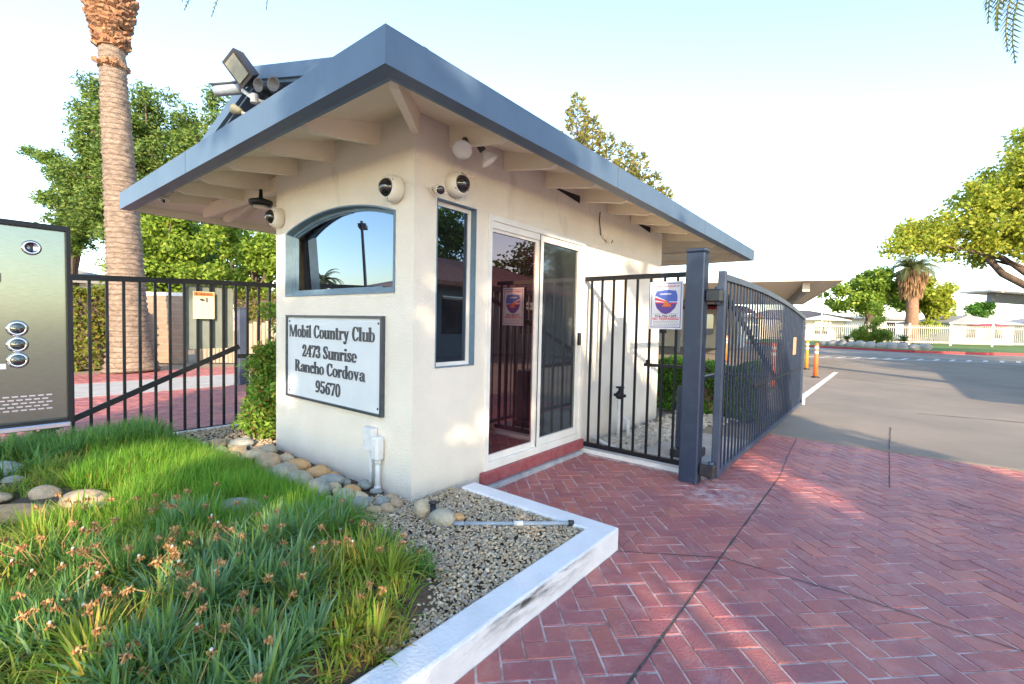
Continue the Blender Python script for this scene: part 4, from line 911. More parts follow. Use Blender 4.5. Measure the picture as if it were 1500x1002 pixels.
lawn_patch('fine_grass', 34000, (-2.6, .2), (-1.75, -.42), .165, .0045, 'grassb', lambda x, y: inb(x, y) & (y > -1.55+.25*np.sin(x*2.1)+.45*sstep(-.9, .2, x)) & ((x-.1)*.5 < -(y+.95)*-.0+.0+.4), 'fine bright green grass on the mound in front of the sign', 31)
lawn_patch('broad_grass', 9000, (-3.3, -1.9), (-2.0, -.75), .23, .009, 'gaz3', lambda x, y: inb(x, y) & ((x < -2.3) | (y < -1.6)), 'tall dark grass in front of the steel keypad and left gate', 32)
lawn_patch('ground_cover', 24000, (-2.7, 1.12), (-2.3, -.70), .12, .008, 'gaz2', lambda x, y: inb(x, y) & (y < -1.05+.25*np.sin(x*3)+.35*sstep(-.5, .8, x)), 'low tangled green ground cover between the foreground clumps', 33, tl=(.3, 1.2))
lawn_patch('yellowed_grass', 5200, (-2.4, .1), (-1.6, -.6), .17, .005, 'gaz2', lambda x, y: inb(x, y) & (np.sin(x*4.1+1.3)*np.sin(y*5.3+x) > .05), 'yellowed blades mixed through the fine grass on the mound', 35)
def flower(t, p, top, rg, fl):
    p, top = Vector(p), Vector(top); m_ = MB(); mid = (p+top)/2+Vector((rg.uniform(-.02,.02), rg.uniform(-.02,.02), .02))
    m_.tube([p, mid, top], .0022, 5)
    d = (top-mid).normalized(); st_ = m_.build('flower_stalk', 'stalk', t, True)
    m_ = MB(); m_.blob(top, (.0055,.0055,.007), rg.randint(0, 999), 1, .2)
    for k in range(24):
        a = Vector((rg.gauss(0,1), rg.gauss(0,1), rg.gauss(0,.7))).normalized(); L = rg.uniform(.009, .021); s = a.orthogonal().normalized()*.0022
        e = top+a*L; e2 = e+Vector((0,0,-.008)); m_.add([top-s, top+s, e+s*.8, e2-s*.6], [(0,1,2,3)])
    m_.build('dried_flower', 'dry', t)
    if fl: MB().blob(top+Vector((0,0,.010)), (.006,.006,.005), 3, 1, .25).build('seed_fluff', 'fluff', t, True)
CL = [  # x, y, radius of reach, blades, material, label, flowers
 (.30,-1.10,.27,230,'gaz','large blue green grass clump in the middle foreground, one boulder behind it',5),
 (.02,-.72,.27,240,'gaz','tall blue green clump right of the mound, nearest the river cobbles',1),
 (.66,-.83,.25,230,'gaz2','yellow green clump with orange blades beside the pea gravel',7),
 (.95,-1.02,.17,120,'gaz2','sparse yellow green clump by the white kerb over bare soil',2),
 (.86,-1.36,.25,240,'gaz','blue green clump at the bottom of the view beside the white kerb',5),
 (.52,-1.42,.25,210,'gaz','bushy clump with dried heads in the bottom middle of the bed',7),
 (.48,-1.70,.25,210,'gaz2','pale yellow green clump at the bottom left of the bed',4),
 (.10,-1.55,.25,200,'gaz3','dark green clump full of dried flower heads in the left foreground',9),
 (-.30,-1.72,.26,200,'gaz3','dark green clump at the left edge with many dried heads',8),
 (-.25,-1.22,.24,190,'gaz','blue green clump left of the grey boulder',5),
 (-.72,-1.62,.24,180,'gaz2','low light green clump at left below the tan boulder',5),
 (.34,-.58,.17,150,'gaz3','small dark tuft at the end of the river cobbles',2),
 (.72,-.56,.15,120,'gaz3','small dark tuft with one dried head at the gravel edge',1),
 (.18,-1.86,.24,180,'gaz3','dark clump in the bottom left corner of the view',6),
 (.98,-1.60,.22,230,'gaz','pale blue green clump at the very bottom next to the white kerb',4),
 (.73,-1.62,.22,220,'gaz','blue green clump at the bottom edge left of the kerb side clump',5),
 (.62,-1.10,.22,210,'gaz','blue green clump between the large middle clump and the yellow one',5),
 (.28,-1.36,.22,210,'gaz','pale clump directly in front of the large middle clump',6),
 (-.08,-.98,.21,200,'gaz','pale blue green clump just left of the tallest clump',3),
 (-.55,-1.38,.22,190,'gaz2','light green clump above the left edge clumps near the wide tan boulder',5),
 (.04,-1.32,.20,190,'gaz2','yellowish clump with dried heads left of the pale front clump',6),
 (.34,-1.80,.22,190,'gaz','blue green clump at the bottom near the left corner',5),
]
rr = random.Random(77)
for i, (x, y, rad, nb, m, lb, nf) in enumerate(CL):
    rg = np.random.default_rng(100+i); z = float(bedz(x, y)); t = thing('grass_clump', (x, y, z), lb, 'grass clump', 'clumps of broad bladed grass in the foreground')
    nb = int(nb*2.3); k = rg.integers(0, 9, nb); cc = rg.normal(0, rad*.36, (9, 2)); p = cc[k]+rg.normal(0, .020, (nb, 2)); az = np.arctan2(p[:, 1]-cc[k][:, 1], p[:, 0]-cc[k][:, 0])+rg.normal(0, .5, nb)
    P = np.stack([x+p[:, 0], y+p[:, 1], np.full(nb, z-.01)], 1)
    V, F = blades(P, az, rg.uniform(.08, 1.25, nb), rad*rg.uniform(.42, .86, nb), rg.uniform(.0075, .0145, nb)*(.75 if m == 'gaz3' else 1), rg)
    quads('leaves', V, m, t, F=F)
    for _ in range(int(nf*1.5)):
        a = rr.uniform(0, 6.28); q = rr.uniform(.2, .9)*rad
        flower(t, (x+math.cos(a)*q*.3, y+math.sin(a)*q*.3, z), (x+math.cos(a)*q, y+math.sin(a)*q, z+rr.uniform(.50, .85)*rad*.95), rr, rr.random() < .10)
# bare root clump by the kerb
mb = MB(); rr2 = random.Random(5)
for k in range(170):
    a = rr2.uniform(0, 6.28); q = rr2.random()**.5*.10; p = Vector((1.03+math.cos(a)*q*.8, -1.00+math.sin(a)*q*1.3, .0)); e = p+Vector((rr2.uniform(-.05,.05), rr2.uniform(-.05,.05), rr2.uniform(.03,.10)))
    mb.tube([p, (p+e)/2+Vector((rr2.uniform(-.015,.015),)*3), e], .0016, 4, False)
tag(stuff(mb.build('root_debris', 'stalk')), 'brown dead roots and soil beside the white kerb', 'debris')

# ------------------------------------------------------------------ entry keypad
KP = thing('entry_keypad', (1.10,-2.0,.14), 'stainless steel entry keypad box with black rim and round buttons', 'keypad')
kx, y0, y1, z0, z1 = 1.134, -2.150, -1.8565, 1.017, 1.437
mb = MB(); ring(mb, rect(y0,y1,z0,z1), rect(y0+.007,y1-.0065,z0+.010,z1-.010), (kx+.012,0,0), X, .014, Y, Z); mb.bbox((kx-.12,y0,z0), (kx-.004,y1,z1), .008); mb.build('housing', 'black', KP)
MB().add([(kx,y0+.005,z0+.005),(kx,y1-.005,z0+.005),(kx,y1-.005,z1-.005),(kx,y0+.005,z1-.005)], [(0,1,2,3)]).build('face_plate', 'steel', KP)
MB().bbox((kx+.0005,y0,z0-.007), (kx+.02,y1-.004,z0+.004), .002).build('bottom_lip', 'chrome', KP)
def disc(m_, y, z, r0, r1, d0, d1): return m_.lathe([(r0,0),(r0,d0),(r1,d1),(r1*.82,d1),(r1*.78,d1-.002)], (kx,y,z), X, 26)
disc(MB(), -1.914, 1.386, .0150, .0125, .003, .006).build('lock', 'chrome', KP, True)
MB().bbox((kx+.004,-1.9155,1.378), (kx+.0068,-1.9125,1.394), .0005).build('keyhole', 'black', KP)
for z, s in ((1.220,'A'), (1.1875,'Z'), (1.1555,'CALL')):
    b = disc(MB(), -1.9365, z, .0162, .0130, .003, .006).build('button', 'chrome', KP, True)
    mb = MB().lathe([(.0105,.004),(.0102,.0066),(.0,.0068)], (kx,-1.9365,z), X, 22); mb.build('button_cap', 'steel', b, True)
    mb = put_text(MB(), s, .013 if len(s) == 1 else .006, 0, -.0045 if len(s) == 1 else -.002, (kx,-1.9365,z), Y, Z, X, .0072, bold=.0003); mb.build('lettering', 'letter', b)
mb = MB()
for r_ in range(5):
    for c in range(9): mb.bbox((kx+.0004, -1.8965-.0125*c-(.006 if r_ % 2 else 0), 1.050+r_*.0072), (kx+.0014, -1.8870-.0125*c-(.006 if r_ % 2 else 0), 1.0535+r_*.0072), .0004)
mb.build('speaker_slots', 'chrome', KP)
MB().bbox((kx+.0004,-2.03,1.138), (kx+.001,-1.953,1.149), .0002).build('label_strip', 's_white', KP)
MB().bbox((kx+.0005,-2.08,1.312), (kx+.003,-1.957,1.330), .001).build('display', 'dome', KP)
MB().tube([(1.07,-2.06,.0),(1.07,-2.06,1.03)], .04, 14).build('pedestal', 'black', KP, True)

# ------------------------------------------------------------------ fence, post and gates
FN = thing('iron_fence', (.58,2.28,-.05), 'short black iron fence between the guard house door and the gate post', 'fence')
fy_ = 2.285
MB().bar((.006,fy_,1.735), (1.155,fy_,1.735), .04, .045).build('top_rail', 'black', FN); MB().bar((.006,fy_,-.012), (1.155,fy_,-.012), .04, .045).build('bottom_rail', 'black', FN)
pm = None
for x in (.092,.213,.343,.470,.597,.733,.868,.990,1.095):
    if pm is None: pm = MB().bar((x,fy_,.0105), (x,fy_,1.7125), .020, .020, (0,1,0)).build('picket', 'black', FN); x_0 = x
    else: c = pm.copy(); COL.objects.link(c); c.parent = FN; c.location.x = x-x_0
MB().box((.0005,2.275,-.109), (1.15,2.42,-.0615)).build('concrete_curb', 'plainkerb', FN)
GP = thing('gate_post', (1.235,2.085,-.1), 'tall square navy steel gate post on the brick paving', 'post')
MB().bbox((1.140,2.03,-.11), (1.297,2.165,1.895), .010).build('shaft', 'navy', GP)
MB().bbox((1.135,2.025,1.8955), (1.302,2.170,1.925), .008).build('cap', 'navy', GP)

def swing_gate(name, x, ya, yb, ztop, zb, sp, label, m, brace, stile_t, pw=.016, pm_='navy'):
    """gate in the plane x=const from hinge ya to free end yb; ztop(s) with s the share of the length"""
    G_ = thing(name, (x, (ya+yb)/2, zb), label, 'gate'); L = yb-ya; sg = 1 if L > 0 else -1
    pts = [(x, ya+L*k/24, ztop(k/24)) for k in range(25)]
    mb = MB()
    for a, b in zip(pts[:-1], pts[1:]): mb.bar(a, b, .05, .055)
    mb.build('top_rail', m, G_)
    MB().bar((x,ya,zb+.022), (x,yb,zb+.022), .045, .05).build('bottom_rail', m, G_)
    MB().bbox((x-.03,min(ya,ya-.06*sg),zb-.01), (x+.03,max(ya,ya-.06*sg),ztop(0)+stile_t), .004).build('hinge_stile', m, G_)
    MB().bbox((x-.027,min(yb,yb+.05*sg),zb-.01), (x+.027,max(yb,yb+.05*sg),ztop(1)+.03), .004).build('end_stile', m, G_)
    MB().bar(brace[0], brace[1], .055, .022, (1,0,0)).build('brace', 'black', G_)
    n = int(abs(L)/sp); base = None
    for k in range(1, n):
        y = ya+L*k/n; z = ztop(k/n)-.02
        MB().bar((x,y,zb+.045), (x,y,z), pw, pw, (0,1,0)).build('picket', pm_, G_)
    return G_
def zt_r(s): return 1.690+.30*s*(1-s)-.235*s
G1 = swing_gate('swing_gate', 1.40, 2.235, 7.33, zt_r, -.045, .126, 'navy iron swing gate with arched top standing open beside the driveway', 'gateblue', ((1.372,2.30,1.60),(1.372,5.6,.40)), .05)
for z in (1.52, .02):
    h = MB().bbox((1.298,2.07,z-.05), (1.425,2.172,z+.06), .012).build('hinge', 'darkmetal', G1); MB().lathe([(.02,-.07),(.024,-.065),(.024,.075),(.018,.08)], (1.385,2.12,z), Z, 14).build('hinge_pin', 'gateblue', h, True)
MB().bbox((1.410,6.20,.86), (1.417,6.48,1.13), .003).build('reflector', 'amberref', G1)
MB().bar((1.395,3.6,.62), (1.395,7.3,.60), .02, .035).build('mid_rail', 'black', G1)
MB().bbox((1.43,7.30,-.04), (1.47,7.38,.06), .006).build('latch', 'plainkerb', G1)
def zt_l(s): return 1.675+.02*s-.135*s*s-.03*s
G2 = swing_gate('swing_gate', -3.50, 1.75, -2.4, lambda s: zt_l(s), -.05, .1265, 'black iron swing gate left of the guard house with a diagonal brace', 'black', ((-3.47,.22,.91),(-3.47,-1.75,.02)), .05, .024, 'black')
MB().bar((-3.52,1.7,.78), (-3.52,.22,.79), .03, .05).build('operator_arm', 'black', G2)
mb = MB(); poly = []
for cx, cz, a0 in ((.13,.94,-90),(.13,1.555,0),(-.255,1.555,90),(-.255,.94,180)):
    for k in range(5): a = R(a0+22.5*k); poly.append((cx+.05*math.cos(a), cz+.05*math.sin(a)))
pl = MB().prism(poly, (-3.535,0,0), Y, Z, (-1,0,0), .02).build('gate_plate', 'greyplate'); tag(pl, 'rounded grey green metal plate behind the bars of the left gate', 'panel')

# ------------------------------------------------------------------ notices
def notice(o, ux, uy, w_, h_, label, group=None):
    o, ux, uy = Vector(o), Vector(ux).normalized(), Vector(uy).normalized(); n = ux.cross(uy)
    t = thing('security_notice', o, label, 'sign', group); Q = lambda a, b, l: o+ux*a+uy*b+n*l
    MB().prism([(-w_/2,-h_/2),(w_/2,-h_/2),(w_/2,h_/2),(-w_/2,h_/2)], o, ux, uy, n, .003).build('panel', 's_white', t)
    mb = MB(); ring(mb, [(a*(w_/2-.016), b*(h_/2-.016)) for a, b in ((-1,-1),(1,-1),(1,1),(-1,1))], [(a*(w_/2-.022), b*(h_/2-.022)) for a, b in ((-1,-1),(1,-1),(1,1),(-1,1))], o+n*.0038, n, .0006, ux, uy); mb.build('border', 's_purple', t)
    k = w_/.31
    R_ = [(-.105,.130),(0,.142),(.105,.130),(.122,.08),(.122,.02),(.10,-.05),(.05,-.10),(0,-.118),(-.05,-.10),(-.10,-.05),(-.122,.02),(-.122,.08)]
    R_ = [(a*k*.86, (b+.025)*k*.86) for a, b in R_]
    MB().add([Q(a,b,.0042) for a, b in R_[::-1]], [tuple(range(len(R_)))]).build('shield', 's_blue', t)
    low = [(-.118,.0),(.118,.0),(.10,-.05),(.05,-.10),(0,-.116),(-.05,-.10),(-.10,-.05)]; low = [(a*k*.86, (b+.022)*k*.86) for a, b in low]
    MB().add([Q(a,b,.0046) for a, b in low], [tuple(range(len(low)))[::-1]]).build('shield_base', 's_purple', t)
    for mm, lift, bands in (('s_white', .0050, [(.085,.058,.03,.012),(.035,.012,.016,.006)]), ('s_red', .0054, [(.065,.038,.024,.010),(.016,.0,.008,.0)])):
        mb = MB()
        for (a0, a1, b0, b1) in bands: mb.add([Q(-.118*k*.86,(a0+.022)*k*.86,lift), Q(-.118*k*.86,(a1+.022)*k*.86,lift), Q(.0,(b1+.022)*k*.86,lift), Q(.0,(b0+.022)*k*.86,lift)], [(0,1,2,3)])
        mb.add([Q(.03*k,(.035)*k,lift), Q(.03*k,.030*k,lift), Q(.105*k,.026*k,lift), Q(.105*k,.034*k,lift)], [(0,1,2,3)]) if mm == 's_white' else mb.add([Q(.03*k,.024*k,lift), Q(.03*k,.016*k,lift), Q(.105*k,.012*k,lift), Q(.105*k,.022*k,lift)], [(0,1,2,3)])
        mb.build('stripe', mm, t)
    mb = MB(); mb.add([Q(-.035*k,-.012*k,.0058), Q(.05*k,-.012*k,.0058), Q(.045*k,.008*k,.0058), Q(.02*k,.020*k,.0058), Q(.012*k,.045*k,.0058), Q(-.01*k,.045*k,.0058), Q(-.02*k,.015*k,.0058)], [tuple(range(7))]); mb.build('emblem', 's_orange', t)
    mb = put_text(MB(), 'PROPERTY PATROLLED BY', .022*k, 0, .168*k, o, ux, uy, n, .0042, width=.245*k, bold=.0006); put_text(mb, 'NO TRESPASSING', .034*k, 0, -.135*k, o, ux, uy, n, .0042, width=.245*k, bold=.0012); mb.build('lettering', 's_red', t)
    mb = put_text(MB(), '916-706-1209', .030*k, 0, -.108*k, o, ux, uy, n, .0042, width=.20*k, bold=.0008); mb.build('lettering', 's_dark', t)
    mb = MB(); rg = random.Random(3)
    for row, yy in enumerate((-.081, -.150, -.163, -.176, -.188)):
        x = -.115
        while x < .11:
            L = rg.uniform(.006, .02); mb.add([Q(x*k,yy*k,.0042), Q((x+L)*k,yy*k,.0042), Q((x+L)*k,(yy+.005)*k,.0042), Q(x*k,(yy+.005)*k,.0042)], [(0,1,2,3)]); x += L+.004
    mb.build('small_print', 's_grey', t)
    mb = MB(); x = -.055
    while x < .045: mb.add([Q(x*k,.098*k,.005), Q((x+.008)*k,.0985*k,.005), Q((x+.008)*k,.111*k,.005), Q(x*k,.1105*k,.005)], [(0,1,2,3)]); x += .0105
    mb.build('shield_lettering', 's_white', t)
    return t
notice((.893,2.262,1.452), (1,0,.01), (0,0,1), .315, .445, 'white security notice with a shield on the short black iron fence')
t = thing('warning_sign', (-3.487,-.142,1.38), 'cream warning sign with orange header on the left gate', 'sign')
o = Vector((-3.487,-.140,1.382))
MB().prism([(-.105,-.152),(.105,-.152),(.105,.152),(-.105,.152)], o, Y, Z, X, .003).build('panel', 's_yellow', t)
MB().add([o+Vector((.0036,a,b)) for a, b in ((-.098,.103),(.098,.103),(.098,.146),(-.098,.146))], [(0,1,2,3)]).build('header', 's_orange', t)
mb = put_text(MB(), 'WARNING', .034, .018, .112, o, Y, Z, X, .0042, width=.125, bold=.0012)
mb.add([o+Vector((.0042,-.086,.112)), o+Vector((.0042,-.056,.112)), o+Vector((.0042,-.071,.138))], [(0,1,2)])
# pinched hand pictogram: gate edge block, hand and impact rays
mb.add([o+Vector((.0042,a,b)) for a, b in ((.022,.035),(.038,.03),(.038,.09),(.022,.085))], [(0,1,2,3)])
mb.add([o+Vector((.0042,a,b)) for a, b in ((-.042,.055),(-.012,.045),(.014,.052),(.016,.062),(-.006,.066),(-.012,.074),(-.04,.068))], [tuple(range(7))])
for a in (70, 105, 140, 220, 255, 290):
    c_, s_ = math.cos(R(a)), math.sin(R(a)); q = lambda r_, w_: o+Vector((.0042, .004+c_*r_-s_*w_, .060+s_*r_+c_*w_)); mb.add([q(.018,-.0015), q(.034,-.0015), q(.034,.0015), q(.018,.0015)], [(0,1,2,3)])
mb.build('lettering', 's_dark', t)
mb = MB(); rg = random.Random(9)
for i in range(7):
    x = -.085
    while x < .075: L = rg.uniform(.008, .024); mb.add([o+Vector((.0042,a,b)) for a, b in ((x,.0-i*.019-.008),(x+L,.0-i*.019-.008),(x+L,-i*.019-.002),(x,-i*.019-.002))], [(0,1,2,3)]); x += L+.005
mb.build('small_print', 's_grey', t)

# ------------------------------------------------------------------ yard between the guard house and the right gate
struct(MB().add([(.001,2.42,-.062),(1.33,2.42,-.062),(1.33,4.66,-.062),(.001,4.66,-.062)], [(0,1,2,3)]).build('yard_gravel_bed', 'gravelbase'))
struct(MB().box((.42,2.4205,-.10), (1.33,3.9,-.052)).build('concrete_pad', 'concrete'))
rg = np.random.default_rng(3)
n = 1500; P = np.stack([rg.uniform(.03, .50, n), rg.uniform(2.45, 5.1, n), np.full(n, -.055)], 1); P[:, 0] += (P[:, 1]-2.45)*.18*rg.random(n); P[:, 2] += rg.random(n)*.02
tag(stones('pale_rock_mulch', P, rg.uniform(.014, .038, n), 'paleg', rg, 1), 'pale broken rocks along the foot of the door wall', 'rocks')
t = thing('valve_pipe', (.15,2.9,-.06), 'white standpipe with a black valve and blue tag beside the door wall', 'pipe')
MB().tube([(.15,2.9,-.07),(.15,2.9,.42)], .026, 12).build('riser', 'whitepvc', t, True); MB().tube([(.24,2.95,-.07),(.24,2.95,.16),(.16,2.93,.2)], .02, 10).build('side_pipe', 'whitepvc', t, True)
MB().lathe([(.03,-.02),(.045,-.01),(.05,.04),(.035,.06),(.02,.075),(.02,.10),(.05,.105),(.05,.12),(.0,.125)], (.15,2.9,.43), Z, 16).tube([(.08,2.9,.45),(.22,2.9,.45)], .018, 8).build('valve', 'black', t, True)
MB().bbox((.173,2.88,.24), (.178,2.91,.31), .001).build('tag', 's_blue', t)
tag(MB().tube([(.03,2.50,.02),(.20,2.46,-.02),(.38,2.44,-.045)], .018, 10).build('drain_pipe', 'whitepvc', None, True), 'short white pipe lying on the rocks behind the iron fence', 'pipe')
t = thing('gate_operator', (.92,2.75,-.06), 'dark gate opener box behind the tall gate post', 'gate opener')
MB().bbox((.90,2.60,.03), (1.09,2.86,.66), .02).build('housing', 'navy', t); MB().bbox((.86,2.58,-.06), (1.12,2.90,.03), .01).build('base', 'darkmetal', t)
MB().bar((.95,2.80,.70), (1.02,3.95,.715), .05, .03).bar((1.02,3.95,.69), (1.37,4.45,.66), .05, .03).build('arm', 'black', t); MB().lathe([(.05,0),(.05,.06)], (.95,2.80,.66), Z, 14).build('pivot', 'darkmetal', t)
MB().bar((.3,3.2,.80), (1.0,3.3,.80), .03, .035).bar((.35,3.2,.80), (.35,3.2,.86), .04, .04).build('release_bar', 'black', t)

# ------------------------------------------------------------------ shrubs and hedges
def shrub(name, label, base, blobs, n, L, W, m, seed, cat='shrub', group=None, ncl=40, clr=.2, stems=8):
    rg = np.random.default_rng(seed); t = thing(name, base, label, cat, group); rr = random.Random(seed)
    cs = []; vol = np.array([b[3]*b[4]*b[5] for b in blobs])**.7; vol /= vol.sum()
    while len(cs) < ncl:
        b = blobs[rg.choice(len(blobs), p=vol)]; d = unit(1, rg)[0]*rg.random()**.4; cs.append([b[0]+d[0]*b[3], b[1]+d[1]*b[4], b[2]+d[2]*b[5]])
    cs = np.array(cs); P = clump_points(cs, clr*rg.uniform(.6, 1.2, ncl), n, rg); P[:, 2] = np.maximum(P[:, 2], base[2]+.01)
    mb = MB()
    for i in range(stems):
        c = Vector(cs[i]); b = Vector(base)+Vector((rr.uniform(-.06,.06), rr.uniform(-.06,.06), 0)); mb.tube([b, (b+c)/2+Vector((rr.uniform(-.04,.04), rr.uniform(-.04,.04), .05)), c], [.012, .008, .004], 6)
    mb.build('stem', 'bark', t, True); quads('foliage', leaf_quads(P, L, W, rg), m, t); return t
shrub('nandina_shrub', 'leafy green shrub with reddish tips against the left corner of the guard house', (-2.55,.28,0), [(-2.52,.22,.25,.30,.30,.25),(-2.45,.26,.65,.24,.24,.3),(-2.36,.30,1.05,.24,.24,.26),(-2.30,.22,1.32,.17,.17,.2),(-2.5,.1,.55,.26,.2,.3),(-2.75,.2,.35,.2,.2,.25),(-2.62,.18,.15,.28,.26,.16),(-2.6,.3,.85,.26,.24,.14)], 13000, .060, .025, 'leaf_nand', 2, ncl=120, clr=.12, stems=14)
def hedge(label, a, b, th, z0, z1, m, n, L, seed):
    rg = np.random.default_rng(seed); a, b = np.array(a), np.array(b); d = (b-a)/np.linalg.norm(b-a); nr = np.array([-d[1], d[0]]); Ln = np.linalg.norm(b-a)
    t = thing('hedge', ((a[0]+b[0])/2, (a[1]+b[1])/2, z0), label, 'hedge'); s = rg.random(n)*Ln; q = rg.uniform(-1, 1, n); z = rg.random(n)
    f = rg.random(n); q = np.where(f < .65, np.sign(q)*(1-.12*rg.random(n)), q); z = np.where(f > .7, 1-.08*rg.random(n), z)
    bump = .06*np.sin(s*5.1)+.05*np.sin(s*11+z*6)
    P = np.stack([a[0]+d[0]*s+nr[0]*q*(th/2+bump), a[1]+d[1]*s+nr[1]*q*(th/2+bump), z0+z*(z1-z0)+bump*.6], 1)
    quads('foliage', leaf_quads(P, L, L*.55, rg), m, t)
    c = MB(); e = th*.36; q = [a+nr*e, b+nr*e, b-nr*e, a-nr*e]; c.prism([(p[0], p[1]) for p in q], (0,0,z0), X, Y, Z, (z1-z0)*.93); c.build('twigs', 'bark', t); return t
hedge('low bright green hedge behind the right gate', (-.35,5.55), (1.15,5.55), .7, -.06, .70, 'leaf_green', 9000, .07, 4)
hedge('clipped yellow green hedge left of the palm trunk', (-13.6,-3.5), (-12.95,.85), .8, -.09, 1.86, 'leaf_hedge', 14000, .12, 5)
hedge('yellow lit hedge behind the left gate beside the shrub', (-15.2,4.6), (-12.6,7.4), .8, -.09, 2.1, 'leaf_hedge', 9000, .12, 6)

# ------------------------------------------------------------------ palms
def frond(L, rg, m, droop, n=44, wl=.42):
    """frond in local space: rachis leaves along +x, returns quads and rachis points"""
    P = []; x = z = 0; ang = R(38)
    for i in range(13): P.append((x, z)); st = L/12; x += math.cos(ang)*st; z += math.sin(ang)*st; ang -= droop/12*(1+.6*i/12)
    P = np.array(P); q = []
    for i in range(n):
        s = .10+.9*(i+.5)/n; k = s*12; a = int(min(k, 11)); fr = k-a; c = P[a]*(1-fr)+P[a+1]*fr; tg = P[a+1]-P[a]; tg = tg/np.linalg.norm(tg)
        ln = wl*math.sin(math.pi*min(1, .12+s*.88))**.6*(1-.35*s)
        for sd in (-1, 1):
            d = np.array([tg[0]*.62, sd*.72, tg[1]*.62-.25+rg.uniform(-.12, .12)]); d /= np.linalg.norm(d); o = np.array([c[0], 0, c[1]])
            wv = np.array([tg[0], 0, tg[1]])*.022
            q.append([o-wv, o+wv, o+d*ln*.6+wv*.7, o+d*ln])
    return np.array(q), np.array([(p[0], 0, p[1]) for p in P])
def palm(name, label, base, top, r0, r1, nf, FL_, seed, boots=None, wl=.42, skirt=0, aims=(), group=None, bark='palmbark'):
    t = thing(name, base, label, 'palm tree', group); rg = random.Random(seed); B, T = Vector(base), Vector(top); H = (T-B).length
    mb = MB(); n = int(H/.065); pts = []; rs = []
    for i in range(n+1):
        s = i/n; pts.append(B+(T-B)*s); r_ = r0+(r1-r0)*min(1, s*1.6)+.16*max(0, 1-s*H/1.0)**2
        rs.append(r_*(1+(.06 if i % 2 else -.035)))
    mb.tube(pts, rs, 22)
    for k, v in enumerate(mb.v):
        j = .020*math.sin(k*2.4)*math.sin(k*.37); c = pts[min(k//22, n)]; d = Vector(v)-c; mb.v[k] = tuple(Vector(v)+d.normalized()*(j+rg.uniform(-.014, .014)) if d.length > 1e-4 else v)
    mb.build('trunk', bark, t, True)
    if boots:
        m_ = MB()
        for (za, zb, ra, rb, cnt, sc) in boots:
            for i in range(cnt):
                a = rg.uniform(0, 6.283); s = rg.random(); z = za+(zb-za)*s; r_ = ra+(rb-ra)*s+rg.uniform(-.03, .05); c = B+(T-B)*((z-B.z)/(T.z-B.z)); c = Vector((c.x, c.y, z))
                o = Vector((math.cos(a), math.sin(a), 0)); sd = Vector((-o.y, o.x, 0)); w_ = rg.uniform(.05, .10)*sc; L = rg.uniform(.07, .15)*sc; up = Vector((0,0,1))
                p = c+o*(r_-.07); e = c+o*(r_+.035)+up*L*rg.uniform(.2, .7)
                m_.add([p-sd*w_-up*.05, p+sd*w_-up*.05, p+sd*w_*.9+up*.06, p-sd*w_*.9+up*.06, e-sd*w_*.55-up*.03, e+sd*w_*.55-up*.03, e+sd*w_*.45+up*.012, e-sd*w_*.45+up*.012], [(3,2,1,0),(4,5,6,7),(0,1,5,4),(1,2,6,5),(2,3,7,6),(3,0,4,7)])
            zc = [B+(T-B)*((za+(zb-za)*k/6-B.z)/(T.z-B.z)) for k in range(7)]
            m_.tube(zc, [ra+(rb-ra)*k/6-.02 for k in range(7)], 20)
        m_.build('old_leaf_bases', 'palmboot', t)
    Q = []; rq = MB()
    for i in range(nf):
        a = rg.uniform(0, 6.283); e = R(rg.uniform(-35, 45)); dr = R(rg.uniform(70, 120)); L = FL_*rg.uniform(.85, 1.1)
        if i < len(aims):
            dr = R(95); _, P = frond(1, rg, None, dr, 2); v = Vector(aims[i])-T; h = math.hypot(v.x, v.y); ch = math.hypot(P[-1][0], P[-1][2])
            L = v.length/ch; a = math.atan2(v.y, v.x); e = math.atan2(v.z, h)-math.atan2(P[-1][2], P[-1][0])
        q, P = frond(L, rg, None, dr, wl=wl)
        ca, sa, ce, se = math.cos(a), math.sin(a), math.cos(e), math.sin(e)
        def tr(p):
            x = p[..., 0]*ce-p[..., 2]*se; z = p[..., 0]*se+p[..., 2]*ce; y = p[..., 1]
            return np.stack([x*ca-y*sa+T.x, x*sa+y*ca+T.y, z+T.z], -1)
        Q.append(tr(q)); pp = tr(P); rq.tube([Vector(p) for p in pp], [.03*(1-k/13)+.006 for k in range(len(pp))], 5)
    quads('fronds', np.concatenate(Q), 'frond', t); rq.build('leaf_stalks', 'leaf_hedge', t, True)
    if skirt:
        Q = []; r_ = np.random.default_rng(seed); n = 900; a = r_.random(n)*6.283; zz = r_.random(n)
        P = np.stack([T.x+np.cos(a)*(r1+.12+.55*skirt*.4*zz), T.y+np.sin(a)*(r1+.12+.55*skirt*.4*zz), T.z-skirt*(1-zz)], 1)
        d = np.stack([np.cos(a)*.25, np.sin(a)*.25, -np.ones(n)], 1); quads('dead_fronds', leaf_quads(P, .9, .14, r_, dirs=d/np.linalg.norm(d, axis=1, keepdims=True)), 'skirt', t)
    return t
palm('palm_tree', 'tall ringed palm trunk with shaggy old leaf bases behind the left gate', (-11.45,.88,-.10), (-12.42,.60,11.7), .40, .245, 30, 3.7, 3,
     boots=[(8.0,8.75,.36,.50,240,1.15),(8.75,11.2,.44,.62,460,1.1),(7.55,7.95,.30,.34,110,.7),(7.08,7.22,.31,.30,16,.5)], aims=[(-10.76,1.79,8.50),(-10.25,2.19,8.35),(-9.25,3.01,8.55)])
